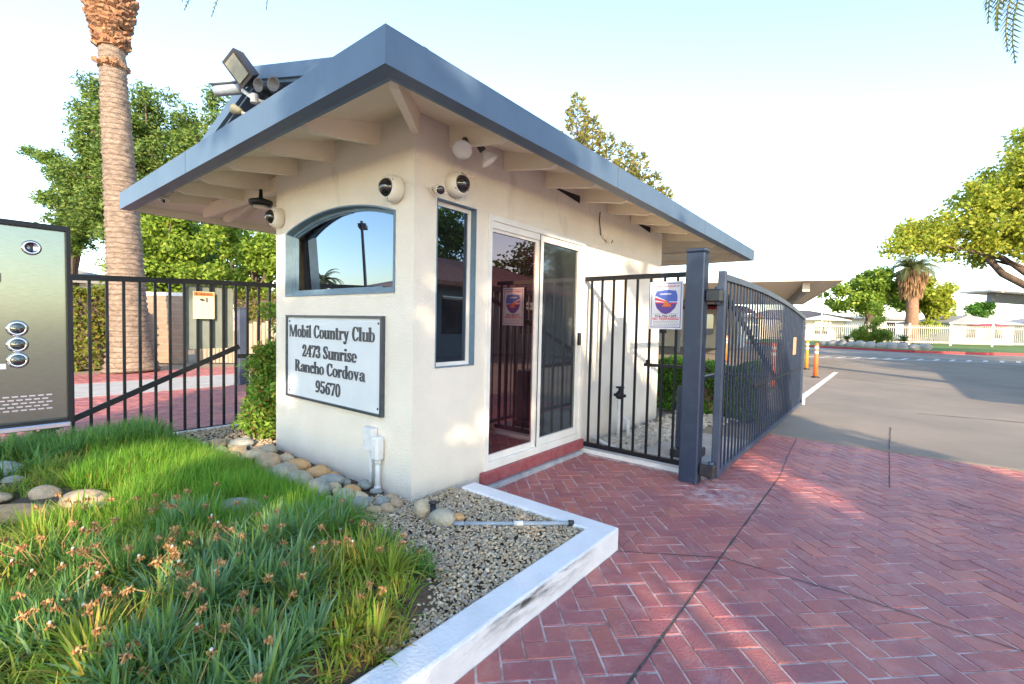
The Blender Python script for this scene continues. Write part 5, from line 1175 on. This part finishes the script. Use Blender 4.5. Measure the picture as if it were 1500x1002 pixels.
palm('palm_tree', 'feather palm whose frond tips hang into the top right of the sky', (6.3,13.3,-.1), (6.3,13.3,9.4), .30, .22, 26, 2.6, 8, wl=.62, aims=[(3.80,10.86,7.25),(4.12,11.10,6.72),(4.0,10.9,7.5),(3.95,10.95,7.1),(3.75,10.8,7.5),(4.25,11.2,6.5),(3.9,10.7,7.0)])
palm('palm_tree', 'fan palm with a brown skirt standing behind the white fence', (4.6,59.8,.1), (4.35,60.0,7.6), .62, .46, 44, 2.9, 5, wl=1.0, skirt=2.3, bark='redbark')

# ------------------------------------------------------------------ trees on the left
tree('evergreen_tree', 'tall dark evergreen tree with spiky tops behind the palm', (-25.2,4.4,-.1), [(-27.2,2.7,10.6,.8,.8,1.6),(-26.4,3.4,9.2,1.5,1.4,1.9),(-24.6,4.9,9.8,1.6,1.5,1.8),(-23.2,6.1,9.6,1.3,1.3,1.7),(-22.4,6.7,8.6,1.1,1.1,1.6),(-23.0,6.3,6.8,2.2,2.2,2.2),(-26.6,3.2,6.4,2.0,2.0,2.2),(-24.8,4.7,6.2,3.0,2.8,2.6),(-24.1,5.3,11.6,.35,.35,1.0),(-22.7,6.5,10.9,.35,.35,.9),(-25.2,4.4,11.0,.4,.4,1.0),(-26.9,3.0,12.0,.4,.4,.8),(-21.8,7.2,9.6,.3,.3,.8),(-24.9,4.7,8.2,2.7,2.3,2.2),(-26.0,3.7,7.6,1.7,1.6,1.8)], .35, 'leaf_dark', 95000, .19, .08, ncl=420, clr=.60, seed=4, limbs=40, group='trees behind the left gate')
tree('evergreen_tree', 'loose open tree at far left with sky showing through its branches', (-30.2,2.6,-.1), [(-32.0,1.3,9.5,.9,.9,.5),(-30.6,2.3,8.6,1.2,1.1,.9),(-29.8,2.9,6.4,1.3,1.2,1.6),(-31.0,2.0,7.2,.8,.8,.5),(-30.4,2.5,5.2,1.0,1.0,.8)], .25, 'leaf_mid', 16000, .18, .08, ncl=100, clr=.45, seed=6, limbs=26, group='trees behind the left gate')
tree('broadleaf_tree', 'bright yellow green tree between the palm trunk and the roof edge', (-19.3,3.6,-.1), [(-19.6,3.4,4.2,1.4,1.3,1.5),(-18.9,4.0,4.9,1.2,1.2,1.2),(-19.9,3.0,2.9,1.3,1.2,1.1),(-18.8,4.0,3.0,1.2,1.2,1.1)], .22, 'leaf_lime', 19000, .18, .10, ncl=100, clr=.5, seed=7, limbs=16, group='trees behind the left gate')
tree('broadleaf_tree', 'bright green bushy tree under the left roof corner', (-17.0,5.4,-.1), [(-17.3,5.2,3.7,1.2,1.1,1.1),(-16.4,6.0,3.9,1.2,1.1,1.0),(-16.9,5.5,2.7,1.5,1.4,1.0),(-15.6,6.7,3.6,1.2,1.1,1.1)], .2, 'leaf_lime', 13000, .18, .10, ncl=70, clr=.45, seed=8, limbs=14, group='trees behind the left gate')
tree('evergreen_tree', 'dark shaded tree in the gap between the two bright trees', (-22.0,5.9,-.1), [(-21.8,5.8,4.2,1.4,1.4,1.8),(-20.9,6.6,3.4,1.6,1.6,1.6),(-22.4,5.3,2.8,1.8,1.6,1.4)], .25, 'leaf_dark', 9000, .24, .12, ncl=60, clr=.55, seed=9, limbs=12, group='trees behind the left gate')
def cedar(name, label, base, leaders, m, seed, per=10, sp=.15):
    """feathery conifer: upswept branches set with outward pointing sprays; leaders = (x, y, z0, z1, reach)"""
    rg = np.random.default_rng(seed); rr = random.Random(seed); t = thing(name, base, label, 'tree'); wood = MB(); P = []; D = []
    B = Vector(base)
    for (x, y, z0, z1, rc) in leaders:
        f = Vector((x, y, z0)); wood.tube([B+(f-B)*.0, B.lerp(f, .6)+Vector((0,0,.3)), f, Vector((x, y, z1))], [.11, .07, .04, .008], 7)
        n = int((z1-z0)/sp)
        for i in range(n):
            k = i/n; z = z0+(z1-z0)*k
            for j in range(per):
                a = rr.uniform(0, 6.283); L = rc*(1-k)**.8*rr.uniform(.55, 1.15)+.10; pt = rr.uniform(-.05, .7)
                d = np.array([math.cos(a)*math.cos(pt), math.sin(a)*math.cos(pt), math.sin(pt)]); o = np.array([x, y, z]); m_ = max(6, int(L*34))
                ss = np.sqrt(rg.random(m_))*L; dev = rg.normal(0, .34, (m_, 3))+d; dev /= np.linalg.norm(dev, axis=1, keepdims=True)
                P.append(o+d*ss[:, None]-np.array([0, 0, .12])*(ss[:, None]**2)); D.append(dev)
                if L > .5: wood.tube([Vector(o), Vector(o+d*L*.8)], [.012, .004], 4, False)
    P = np.concatenate(P); D = np.concatenate(D); wood.build('trunk', 'bark', t, True); quads('crown', leaf_quads(P, .17, .05, rg, dirs=D), m, t); return t
cedar('cedar_tree', 'feathery yellowish conifer rising behind the guard house roof', (-5.0,12.8,-.1), [(-6.08,11.95,4.5,9.15,1.25),(-5.65,12.3,5.0,8.5,.7),(-5.25,12.6,4.5,7.9,1.1),(-4.75,13.0,4.5,7.6,.9),(-4.35,13.35,4.2,7.25,.85),(-3.95,13.65,4.0,6.6,.8),(-3.6,13.9,4.0,6.05,.7),(-6.6,11.5,4.5,7.0,.9)], 'leaf_con', 12)

# left background: block wall, board fence, steel post and its notice, far house
t = MB()
bw = thing('block_wall', (-13.6,2.0,-.09), 'tan block wall end behind the palm trunk with a pale cap', 'wall')
mb = MB().prism([(-14.6,1.15),(-13.25,2.45),(-13.4,2.6),(-14.75,1.30)], (0,0,-.1), X, Y, Z, 1.93); mb.build('blocks', 'blockwall', bw)
mb = MB().prism([(-14.63,1.11),(-13.20,2.47),(-13.4,2.66),(-14.8,1.32)], (0,0,1.831), X, Y, Z, .10); mb.build('cap', 'plainkerb', bw)
mb = MB()
for r_ in range(9):
    z = .05+r_*.2; a = Vector((-14.6,1.15,z)); b = Vector((-13.25,2.45,z)); nn = Vector((.69,-.72,0))*.002; mb.bar(a+nn, b+nn, .006, .008)
mb.build('mortar_line', 'concrete', bw)
bf = thing('board_fence', (-13.0,4.0,-.09), 'weathered board fence below the grey green plate', 'fence'); a, b = Vector((-13.35,2.75,0)), Vector((-11.2,4.9,0)); d = (b-a)
for i in range(26):
    p = a+d*(i/26); q = p+d.normalized()*.10; hgt = 1.05+.03*((i*7) % 5); MB().bar((p+q)/2+Vector((0,0,-.1)), (p+q)/2+Vector((0,0,hgt)), .10, .02, Vector((d.y,-d.x,0))).build('board', 'woodfence', bf)
t = thing('steel_post', (-7.6,1.84,-.1), 'grey square steel post seen through the left gate', 'post')
MB().bbox((-7.68,1.76,-.1), (-7.54,1.90,1.43), .008).build('shaft', 'gateblue', t); MB().bbox((-7.69,1.75,1.4305), (-7.53,1.91,1.455), .005).build('cap', 'gateblue', t)
notice((-7.78,1.68,1.18), (.62,.78,0), (0,0,1), .22, .38, 'small white notice beside the grey steel post', None)
def house(name, label, x0, x1, y0, y1, zw, zr, ang, wall, roof, win=((.25,.4),(.65,.8)), ov=.5, base=-.1):
    c = Vector(((x0+x1)/2, (y0+y1)/2, base)); t = thing(name, c, label, 'house'); hx, hy = (x1-x0)/2, (y1-y0)/2; rot = Matrix.Rotation(ang, 4, 'Z')
    def W_(m_): m_.v = [tuple(c+rot @ Vector(v)) for v in m_.v]; return m_
    W_(MB().box((-hx,-hy,0), (hx,hy,zw))).build('wall', wall, t)
    m_ = MB(); k = min(hx, hy); a, b = hx+ov, hy+ov; zt = zw+zr
    if hx >= hy: rd = [(-(hx-hy*.6),0), (hx-hy*.6,0)]
    else: rd = [(0,-(hy-hx*.6)), (0,hy-hx*.6)]
    B = [(-a,-b),(a,-b),(a,b),(-a,b)]; vs = [(x,y,zw-.02) for x,y in B]+[(x,y,zw+.14) for x,y in B]+[(x,y,zt) for x,y in rd]
    fs = [(3,2,1,0),(0,1,5,4),(1,2,6,5),(2,3,7,6),(3,0,4,7)]+([(4,5,9,8),(5,6,9),(6,7,8,9),(7,4,8)] if hx >= hy else [(4,5,8),(5,6,9,8),(6,7,9),(7,4,8,9)])
    W_(m_.add(vs, fs)).build('roof', roof, t)
    for (u, v) in win:
        for sx in (-1, 1):
            f = W_(MB().box((sx*hx-.03, -hy+2*hy*u, .9), (sx*hx+.03, -hy+2*hy*v, zw-.35))).build('window', 'far_glass', t)
        W_(MB().box((-hx+2*hx*u, -hy-.03, .9), (-hx+2*hx*v, -hy+.03, zw-.35))).build('window', 'far_glass', t)
    return t
house('mobile_home', 'pale low house far behind the hedge at left', -40, -30, -4, 4, 3.0, 1.2, .3, 'palehouse', 'greyroof')

# ------------------------------------------------------------------ right side: carport, bollards, far fence and houses
CP = thing('carport', (-3.5,20,-.1), 'long beige carport with ribbed roof and a grey cantilever beam', 'carport')
P0 = Vector((1.44,15.16,2.83)); dy_ = Vector((-2.9,15.5,0)).normalized(); dx_ = Vector((-dy_.y, dy_.x, 0)); Ln, Wd = 17.0, 13.0
def cpt(a, b, z): return P0+dx_*a+dy_*b+Vector((0,0,z))
mb = MB(); vs = []; n = 68; prof = [(0,0),(.35,0),(.42,.10),(.93,.10)]
for k in range(n):
    for f, z in prof:
        b_ = (k+f)*Ln/n; vs += [cpt(0, b_, z-.02), cpt(Wd, b_, z-.02)]
fs = [(2*i, 2*i+1, 2*i+3, 2*i+2) for i in range(len(vs)//2-1)]; mb.add(vs, fs); mb.build('roof', 'carport', CP)
mb = MB(); mb.bar(cpt(-.03,0,.02), cpt(-.03,Ln,.02), .05, .14).bar(cpt(0,-.03,.02), cpt(Wd,-.03,.02), .05, .16); mb.build('edge_trim', 'carport', CP)
for a in (.9, 6.0, 11.0):
    bm_ = MB(); bm_.bar(cpt(a,.5,-.22), cpt(a,Ln-.6,-.22), .14, .30).build('beam', 'steelblue', CP); MB().bar(cpt(a,.46,-.20), cpt(a,.497,-.20), .20, .30).build('beam_cap', 'whitefence', CP)
    for b_ in (9.0, 14.5): MB().bar(cpt(a,b_,-2.93), cpt(a,b_,-.37), .16, .16).build('post', 'steelblue', CP)
def bollard(x, y, m, label, hgt=.98):
    t = thing('bollard', (x,y,-.1), label, 'bollard', 'flexible lane bollards')
    MB().lathe([(.11,0),(.11,.02),(.06,.05)], (x,y,-.104), Z, 16).build('base', 'darkmetal', t, True)
    MB().lathe([(.055,.04),(.050,.5),(.048,hgt-.03),(.03,hgt)], (x,y,-.1), Z, 16).build('post', m, t, True)
    for z in (hgt-.30, hgt-.17): MB().lathe([(.0515,z),(.0515,z+.075)], (x,y,-.1), Z, 16).build('reflective_band', 'reflect', t, True)
bollard(1.0,13.65,'orange','orange lane bollard nearer the end of the white line, right of the gate')
bollard(.44,16.64,'amber','amber lane bollard just behind the orange one at the gate end')
bollard(.55,9.85,'orange','bright orange bollard seen through the middle of the gate bars', 1.05)
bollard(-2.44,17.8,'orange','small orange bollard seen between the gate post and first gate bars', 1.05)
# white picket fence beyond the lawn
WF = thing('picket_fence', (6,52,.1), 'long white picket fence beyond the far lawn', 'fence')
fp = [Vector(p) for p in ((-12,47.5,.08),(-4.8,49.0,.09),(-1.6,50.6,.10),(1.3,52.2,.11),(4.2,53.8,.12),(7.1,55.6,.13),(10.0,57.6,.14),(12.9,59.7,.15),(15.8,62.0,.16),(19,64.5,.16))]
for p in fp: MB().bbox((p.x-.07,p.y-.07,p.z-.1), (p.x+.07,p.y+.07,p.z+1.95), .01).build('fence_post', 'whitefence', WF)
for a, b in zip(fp[:-1], fp[1:]):
    m_ = MB(); L = (b-a).length; n = int(L/.16); u = Vector((0,0,1))
    m_.bar(a+u*.25, b+u*.25, .04, .08).bar(a+u*1.55, b+u*1.55, .04, .08)
    for k in range(1, n): p = a+(b-a)*k/n; m_.bar(p+u*.10, p+u*1.8, .085, .02, Vector((b-a).normalized()))
    m_.build('picket_panel', 'whitefence', WF)
# raised planter with juniper and cycads
PL = thing('stone_planter', (1.6,41.6,-.02), 'low rough stone planter behind the red kerb', 'planter')
m_ = MB(); 
for i in range(11):
    s = i/10; p = Vector((-1.3,43.6,.17)).lerp(Vector((4.7,41.2,.17)), s); m_.blob((p.x,p.y-.6*math.sin(s*3.14),.17), (.42,.3,.27+.05*(i % 3)), i, 2, .12, -.35)
m_.build('stones', 'stonecap', PL, True)
m_ = MB(); m_.add([(-1.3,43.7,.28),(1.7,41.9,.30),(4.7,41.3,.28),(5.2,45,.28),(0,47,.28)], [(0,1,2,3,4)]); m_.build('soil', 'earth', PL)
tree('juniper_shrub', 'upright green juniper in the stone planter', (1.72,44.0,.25), [(1.6,44,1.0,1.0,.8,.6),(.9,43.9,.9,.7,.6,.45),(2.4,44.1,.9,.7,.6,.5),(1.9,44,2.2,.45,.4,1.0),(1.95,44,3.2,.28,.28,.6)], .09, 'leaf_lime', 6500, .20, .07, ncl=70, clr=.3, seed=14, limbs=10, cat='shrub')
def cycad(x, y, z, label, seed):
    t = thing('cycad', (x,y,z), label, 'plant', 'spiky plants in the stone planter'); rg = random.Random(seed); Q = []
    for i in range(26):
        q, P = frond(1.0, rg, None, R(80), 18, .16); a = i*2.4; e = R(rg.uniform(-15, 45)); ca, sa, ce, se = math.cos(a), math.sin(a), math.cos(e), math.sin(e)
        X_ = q[..., 0]*ce-q[..., 2]*se; Z_ = q[..., 0]*se+q[..., 2]*ce; Q.append(np.stack([X_*ca-q[..., 1]*sa+x, X_*sa+q[..., 1]*ca+y, Z_+z+.2], -1))
    MB().lathe([(.16,0),(.18,.15),(.12,.25)], (x,y,z), Z, 12).build('trunk', 'bark', t, True); quads('fronds', np.concatenate(Q), 'leaf_cyc', t)
cycad(.15,43.0,.28,'dark spiky plant left of the juniper',1); cycad(3.5,42.3,.28,'dark spiky plant right of the juniper',2)
t = thing('lamp_post', (-1.9,46.5,.05), 'thin white pole standing behind the picket fence line at the carport edge', 'pole')
MB().lathe([(.09,0),(.05,.3),(.045,4.9),(.02,5.0)], (-1.9,46.5,.05), Z, 10).build('shaft', 'whitefence', t, True); MB().lathe([(.09,0),(.11,.1),(.02,.3)], (-1.9,46.5,5.05), Z, 10).build('finial', 'whitefence', t, True)
house('house', 'brown roofed house behind the white umbrella', -12, -2.5, 62, 70, 2.7, 1.1, .5, 'shed', 'brownroof')
house('mobile_home', 'white mobile home behind the carport, seen through the gate bars', -13, -5.5, 30, 38, 2.6, .8, .15, 'palehouse', 'maroonroof')
house('house', 'low grey roofed house right of the fan palm', 5.5, 11.5, 66, 73, 2.3, 1.0, .55, 'palehouse', 'greyroof')
house('house', 'pale flat house behind the juniper', -3.0, 3.5, 74, 80, 2.9, .5, .5, 'palehouse', 'greyroof')
house('house', 'beige house with a dark roof at the right end of the fence', 14.2, 20, 71, 78, 2.5, 1.0, .6, 'shed', 'greyroof')
def umbrella(x, y, z, r_, m, label, cat='umbrella', hp=2.2, sc=8):
    t = thing('patio_umbrella', (x,y,z), label, cat); MB().tube([(x,y,z),(x,y,z+hp+.5)], .03, 8).build('pole', 'whitefence', t, True)
    vs = [(x,y,z+hp+.55)]; n = 16
    for k in range(n): a = 2*math.pi*k/n; rr_ = r_*(1 if k % 2 == 0 else .93); vs.append((x+rr_*math.cos(a), y+rr_*math.sin(a), z+hp))
    lo_ = [(v[0], v[1], v[2]-.06) for v in vs[1:]]
    MB().add(vs+lo_, [(0, 1+k, 1+(k+1) % n) for k in range(n)]+[(1+k, n+1+k, n+1+(k+1) % n, 1+(k+1) % n) for k in range(n)]).build('canopy', m, t)
umbrella(-2.5,55.6,.1,2.3,'canvas','broad cream patio umbrella behind the white fence')
umbrella(10.2,67.5,.1,2.2,'maroonroof','dark pink patio umbrella behind the white fence', hp=2.0)
FC = thing('far_carport', (9,37.5,.1), 'grey flat carport roof reaching in from the right edge', 'carport')
a, b = Vector((6.3,34.2,3.62)), Vector((14.5,41.2,3.1)); d = (b-a).normalized(); s = Vector((-d.y,d.x,0))
MB().bar(a+s*.4+d*.3, b+s*.4, 1.6, .10).build('roof', 'whitefence', FC); MB().bar(a+d*.8+Vector((0,0,-.32)), b+Vector((0,0,-.32)), .3, .5).build('fascia_beam', 'greygreen', FC)
for k in (.75, .98): p = a.lerp(b, k)+s*2.2; MB().bar((p.x,p.y,-.1), (p.x,p.y,p.z-.2), .16, .16).build('post', 'greygreen', FC)
for i, (x, y, hgt) in enumerate(((8.5,80.0,5.1),(9.3,80.6,5.0),(10.35,81.5,5.5))):
    tree('cypress_tree', ['leftmost of three thin dark cypresses on the skyline', 'middle and shortest of three thin dark cypresses on the skyline', 'tallest, right hand of three thin dark cypresses on the skyline'][i], (x,y,0), [(x,y,hgt*.5,.22,.22,hgt*.42),(x,y,hgt*.75,.13,.13,hgt*.22)], .06, 'leaf_dark', 900, .22, .08, ncl=24, clr=.13, seed=20+i, limbs=3, group='three cypresses on the skyline', trunk_top=(x,y,hgt*.8))
tree('round_tree', 'small round green tree below the grey carport roof at right', (11.1,75.7,0), [(11.1,75.7,4.0,1.25,1.25,1.0)], .12, 'leaf_green', 3000, .3, .16, ncl=26, clr=.5, seed=25, limbs=6)
tree('spreading_tree', 'wide yellow green tree behind the fence left of the fan palm', (1.0,62.0,0), [(-.6,60.8,4.9,2.6,2.4,1.6),(1.0,62,6.2,2.6,2.4,1.7),(2.9,63.4,5.6,2.5,2.2,1.6),(.6,61.8,4.3,4.0,3.5,1.0)], .35, 'leaf_lime', 12000, .42, .24, ncl=90, clr=.75, seed=26, limbs=24, group='trees beyond the white fence')
tree('spreading_tree', 'yellow tree behind and right of the fan palm', (6.2,66.5,0), [(5.9,66.0,5.2,2.0,1.8,1.7),(6.8,66.8,4.2,1.6,1.5,1.3)], .3, 'leaf_gold', 6000, .42, .24, ncl=50, clr=.7, seed=27, limbs=14, group='trees beyond the white fence')
shrub('bush', 'small yellowish bush behind the fence at the foot of the fan palm', (5.9,60.0,.1), [(5.9,60,1.6,.9,.9,.8)], 1500, .25, .14, 'leaf_gold', 28, ncl=20, clr=.4)
# big tree leaning in from the right
tree('shade_tree', 'large yellow green tree leaning in from the right with a bare low limb', (9.4,25.6,-.1), [(2.9,20.3,4.55,.5,.5,.35),(3.5,20.8,4.95,.9,.9,.6),(4.6,21.7,5.2,1.1,1.0,.9),(5.3,22.3,6.2,1.1,1.1,.9),(6.3,23.1,7.2,1.3,1.3,1.1),(6.1,22.9,5.3,1.3,1.3,1.0),(6.6,23.4,6.3,1.3,1.3,1.0),(5.6,22.5,4.5,1.2,1.0,.6),(4.6,21.7,4.5,.9,.8,.4),(3.3,20.6,4.35,.7,.6,.35),(7.6,24.2,8.2,1.7,1.7,1.4),(8.2,24.7,5.8,1.8,1.8,1.4),(9.5,25.6,7.6,2.2,2.2,1.8)], .32, 'leaf_gold', 62000, .16, .095, ncl=280, clr=.50, seed=30, limbs=46)
tag(MB().tube([(9.3,25.5,1.6),(7.6,24.0,1.9),(6.5,23.1,3.0),(5.75,22.5,3.45),(5.3,22.1,4.0),(5.0,21.9,4.6)], [.22,.16,.13,.12,.10,.06], 10).build('limb', 'bark', bpy.data.objects['shade_tree'], True))

# ------------------------------------------------------------------ round the camera: what shades the drive and shows in the glass
house('tile_roofed_house', 'house with a clay tile roof across the driveway, seen in the door glass', 10.5, 17.5, 7.0, 19.0, 2.7, 1.7, 0, 'greygreen', 'tile', ov=.9)
tosx, tosy = math.cos(SUN_AZ), math.sin(SUN_AZ)
def shade(sv, dist, zc, rx, rz, seed, n=8000, clr=.44, ncl=46):
    x = tosx*dist-tosy*sv; y = tosy*dist+tosx*sv
    tree('street_tree', ['small street tree behind the viewpoint nearest the exit lane', 'street tree behind the viewpoint shading the planting bed', 'broad street tree behind the viewpoint shading the door and gate post', 'street tree behind the viewpoint nearest the tile roofed house'][seed], (x,y,-.1), [(x,y,zc,rx,rx,rz),(x+.8,y-.6,zc-.8,rx*.9,rx*.9,rz*.7)], .28, 'leaf_mid', n, .26, .15, ncl=ncl, clr=clr, seed=seed+120, limbs=20, group='street trees behind the viewpoint')
for i, (sv, dist, zc, rx, rz) in enumerate([(-3.1,13.2,5.6,1.1,2.3),(-.5,12.6,5.6,1.45,2.8),(1.7,13.6,5.7,1.75,2.8),(4.0,12.8,4.7,1.7,2.3)]): shade(sv, dist, zc, rx, rz, i)
for i, (x, y, zc) in enumerate([(19,15,6.6),(14,21,4.0),(13.2,27,5.4),(13,33.5,5.6),(20.5,8,6.6)]):
    tree('garden_tree', ['tree behind the tile roofed house', 'second tree in the row past the tile roofed house', 'third tree in the row along the far drive', 'last tree in the row along the far drive', 'tree at the near end of the tile roofed house'][i], (x,y,-.1), [(x,y,zc,2.8,2.8,2.4),(x-1,y+1.5,zc-.7,2.4,2.4,1.8)], .3, 'leaf_mid', 9000, .3, .17, ncl=60, clr=.95, seed=60+i, limbs=14, group='trees past the tile roofed house')
# seen in the arched window: lamp, palm and a low roof across the road
t = thing('street_lamp', (-14.5,-6.9,-.1), 'street lamp across the exit lane, seen in the arched window', 'street lamp')
MB().lathe([(.10,0),(.07,.4),(.05,4.6)], (-14.5,-6.9,-.1), Z, 10).build('pole', 'darkmetal', t, True); MB().bar((-14.5,-6.9,4.35), (-15.3,-7.4,4.35), .3, .14).build('lamp_head', 'darkmetal', t)
palm('palm_tree', 'small palm across the exit lane, seen in the arched window', (-31,-12.0,-.1), (-31,-12.0,2.9), .3, .25, 24, 1.9, 41)
house('mobile_home', 'low house across the exit lane, seen in the arched window', -36, -24, -22, -14, 2.2, .9, .2, 'shed', 'brownroof')
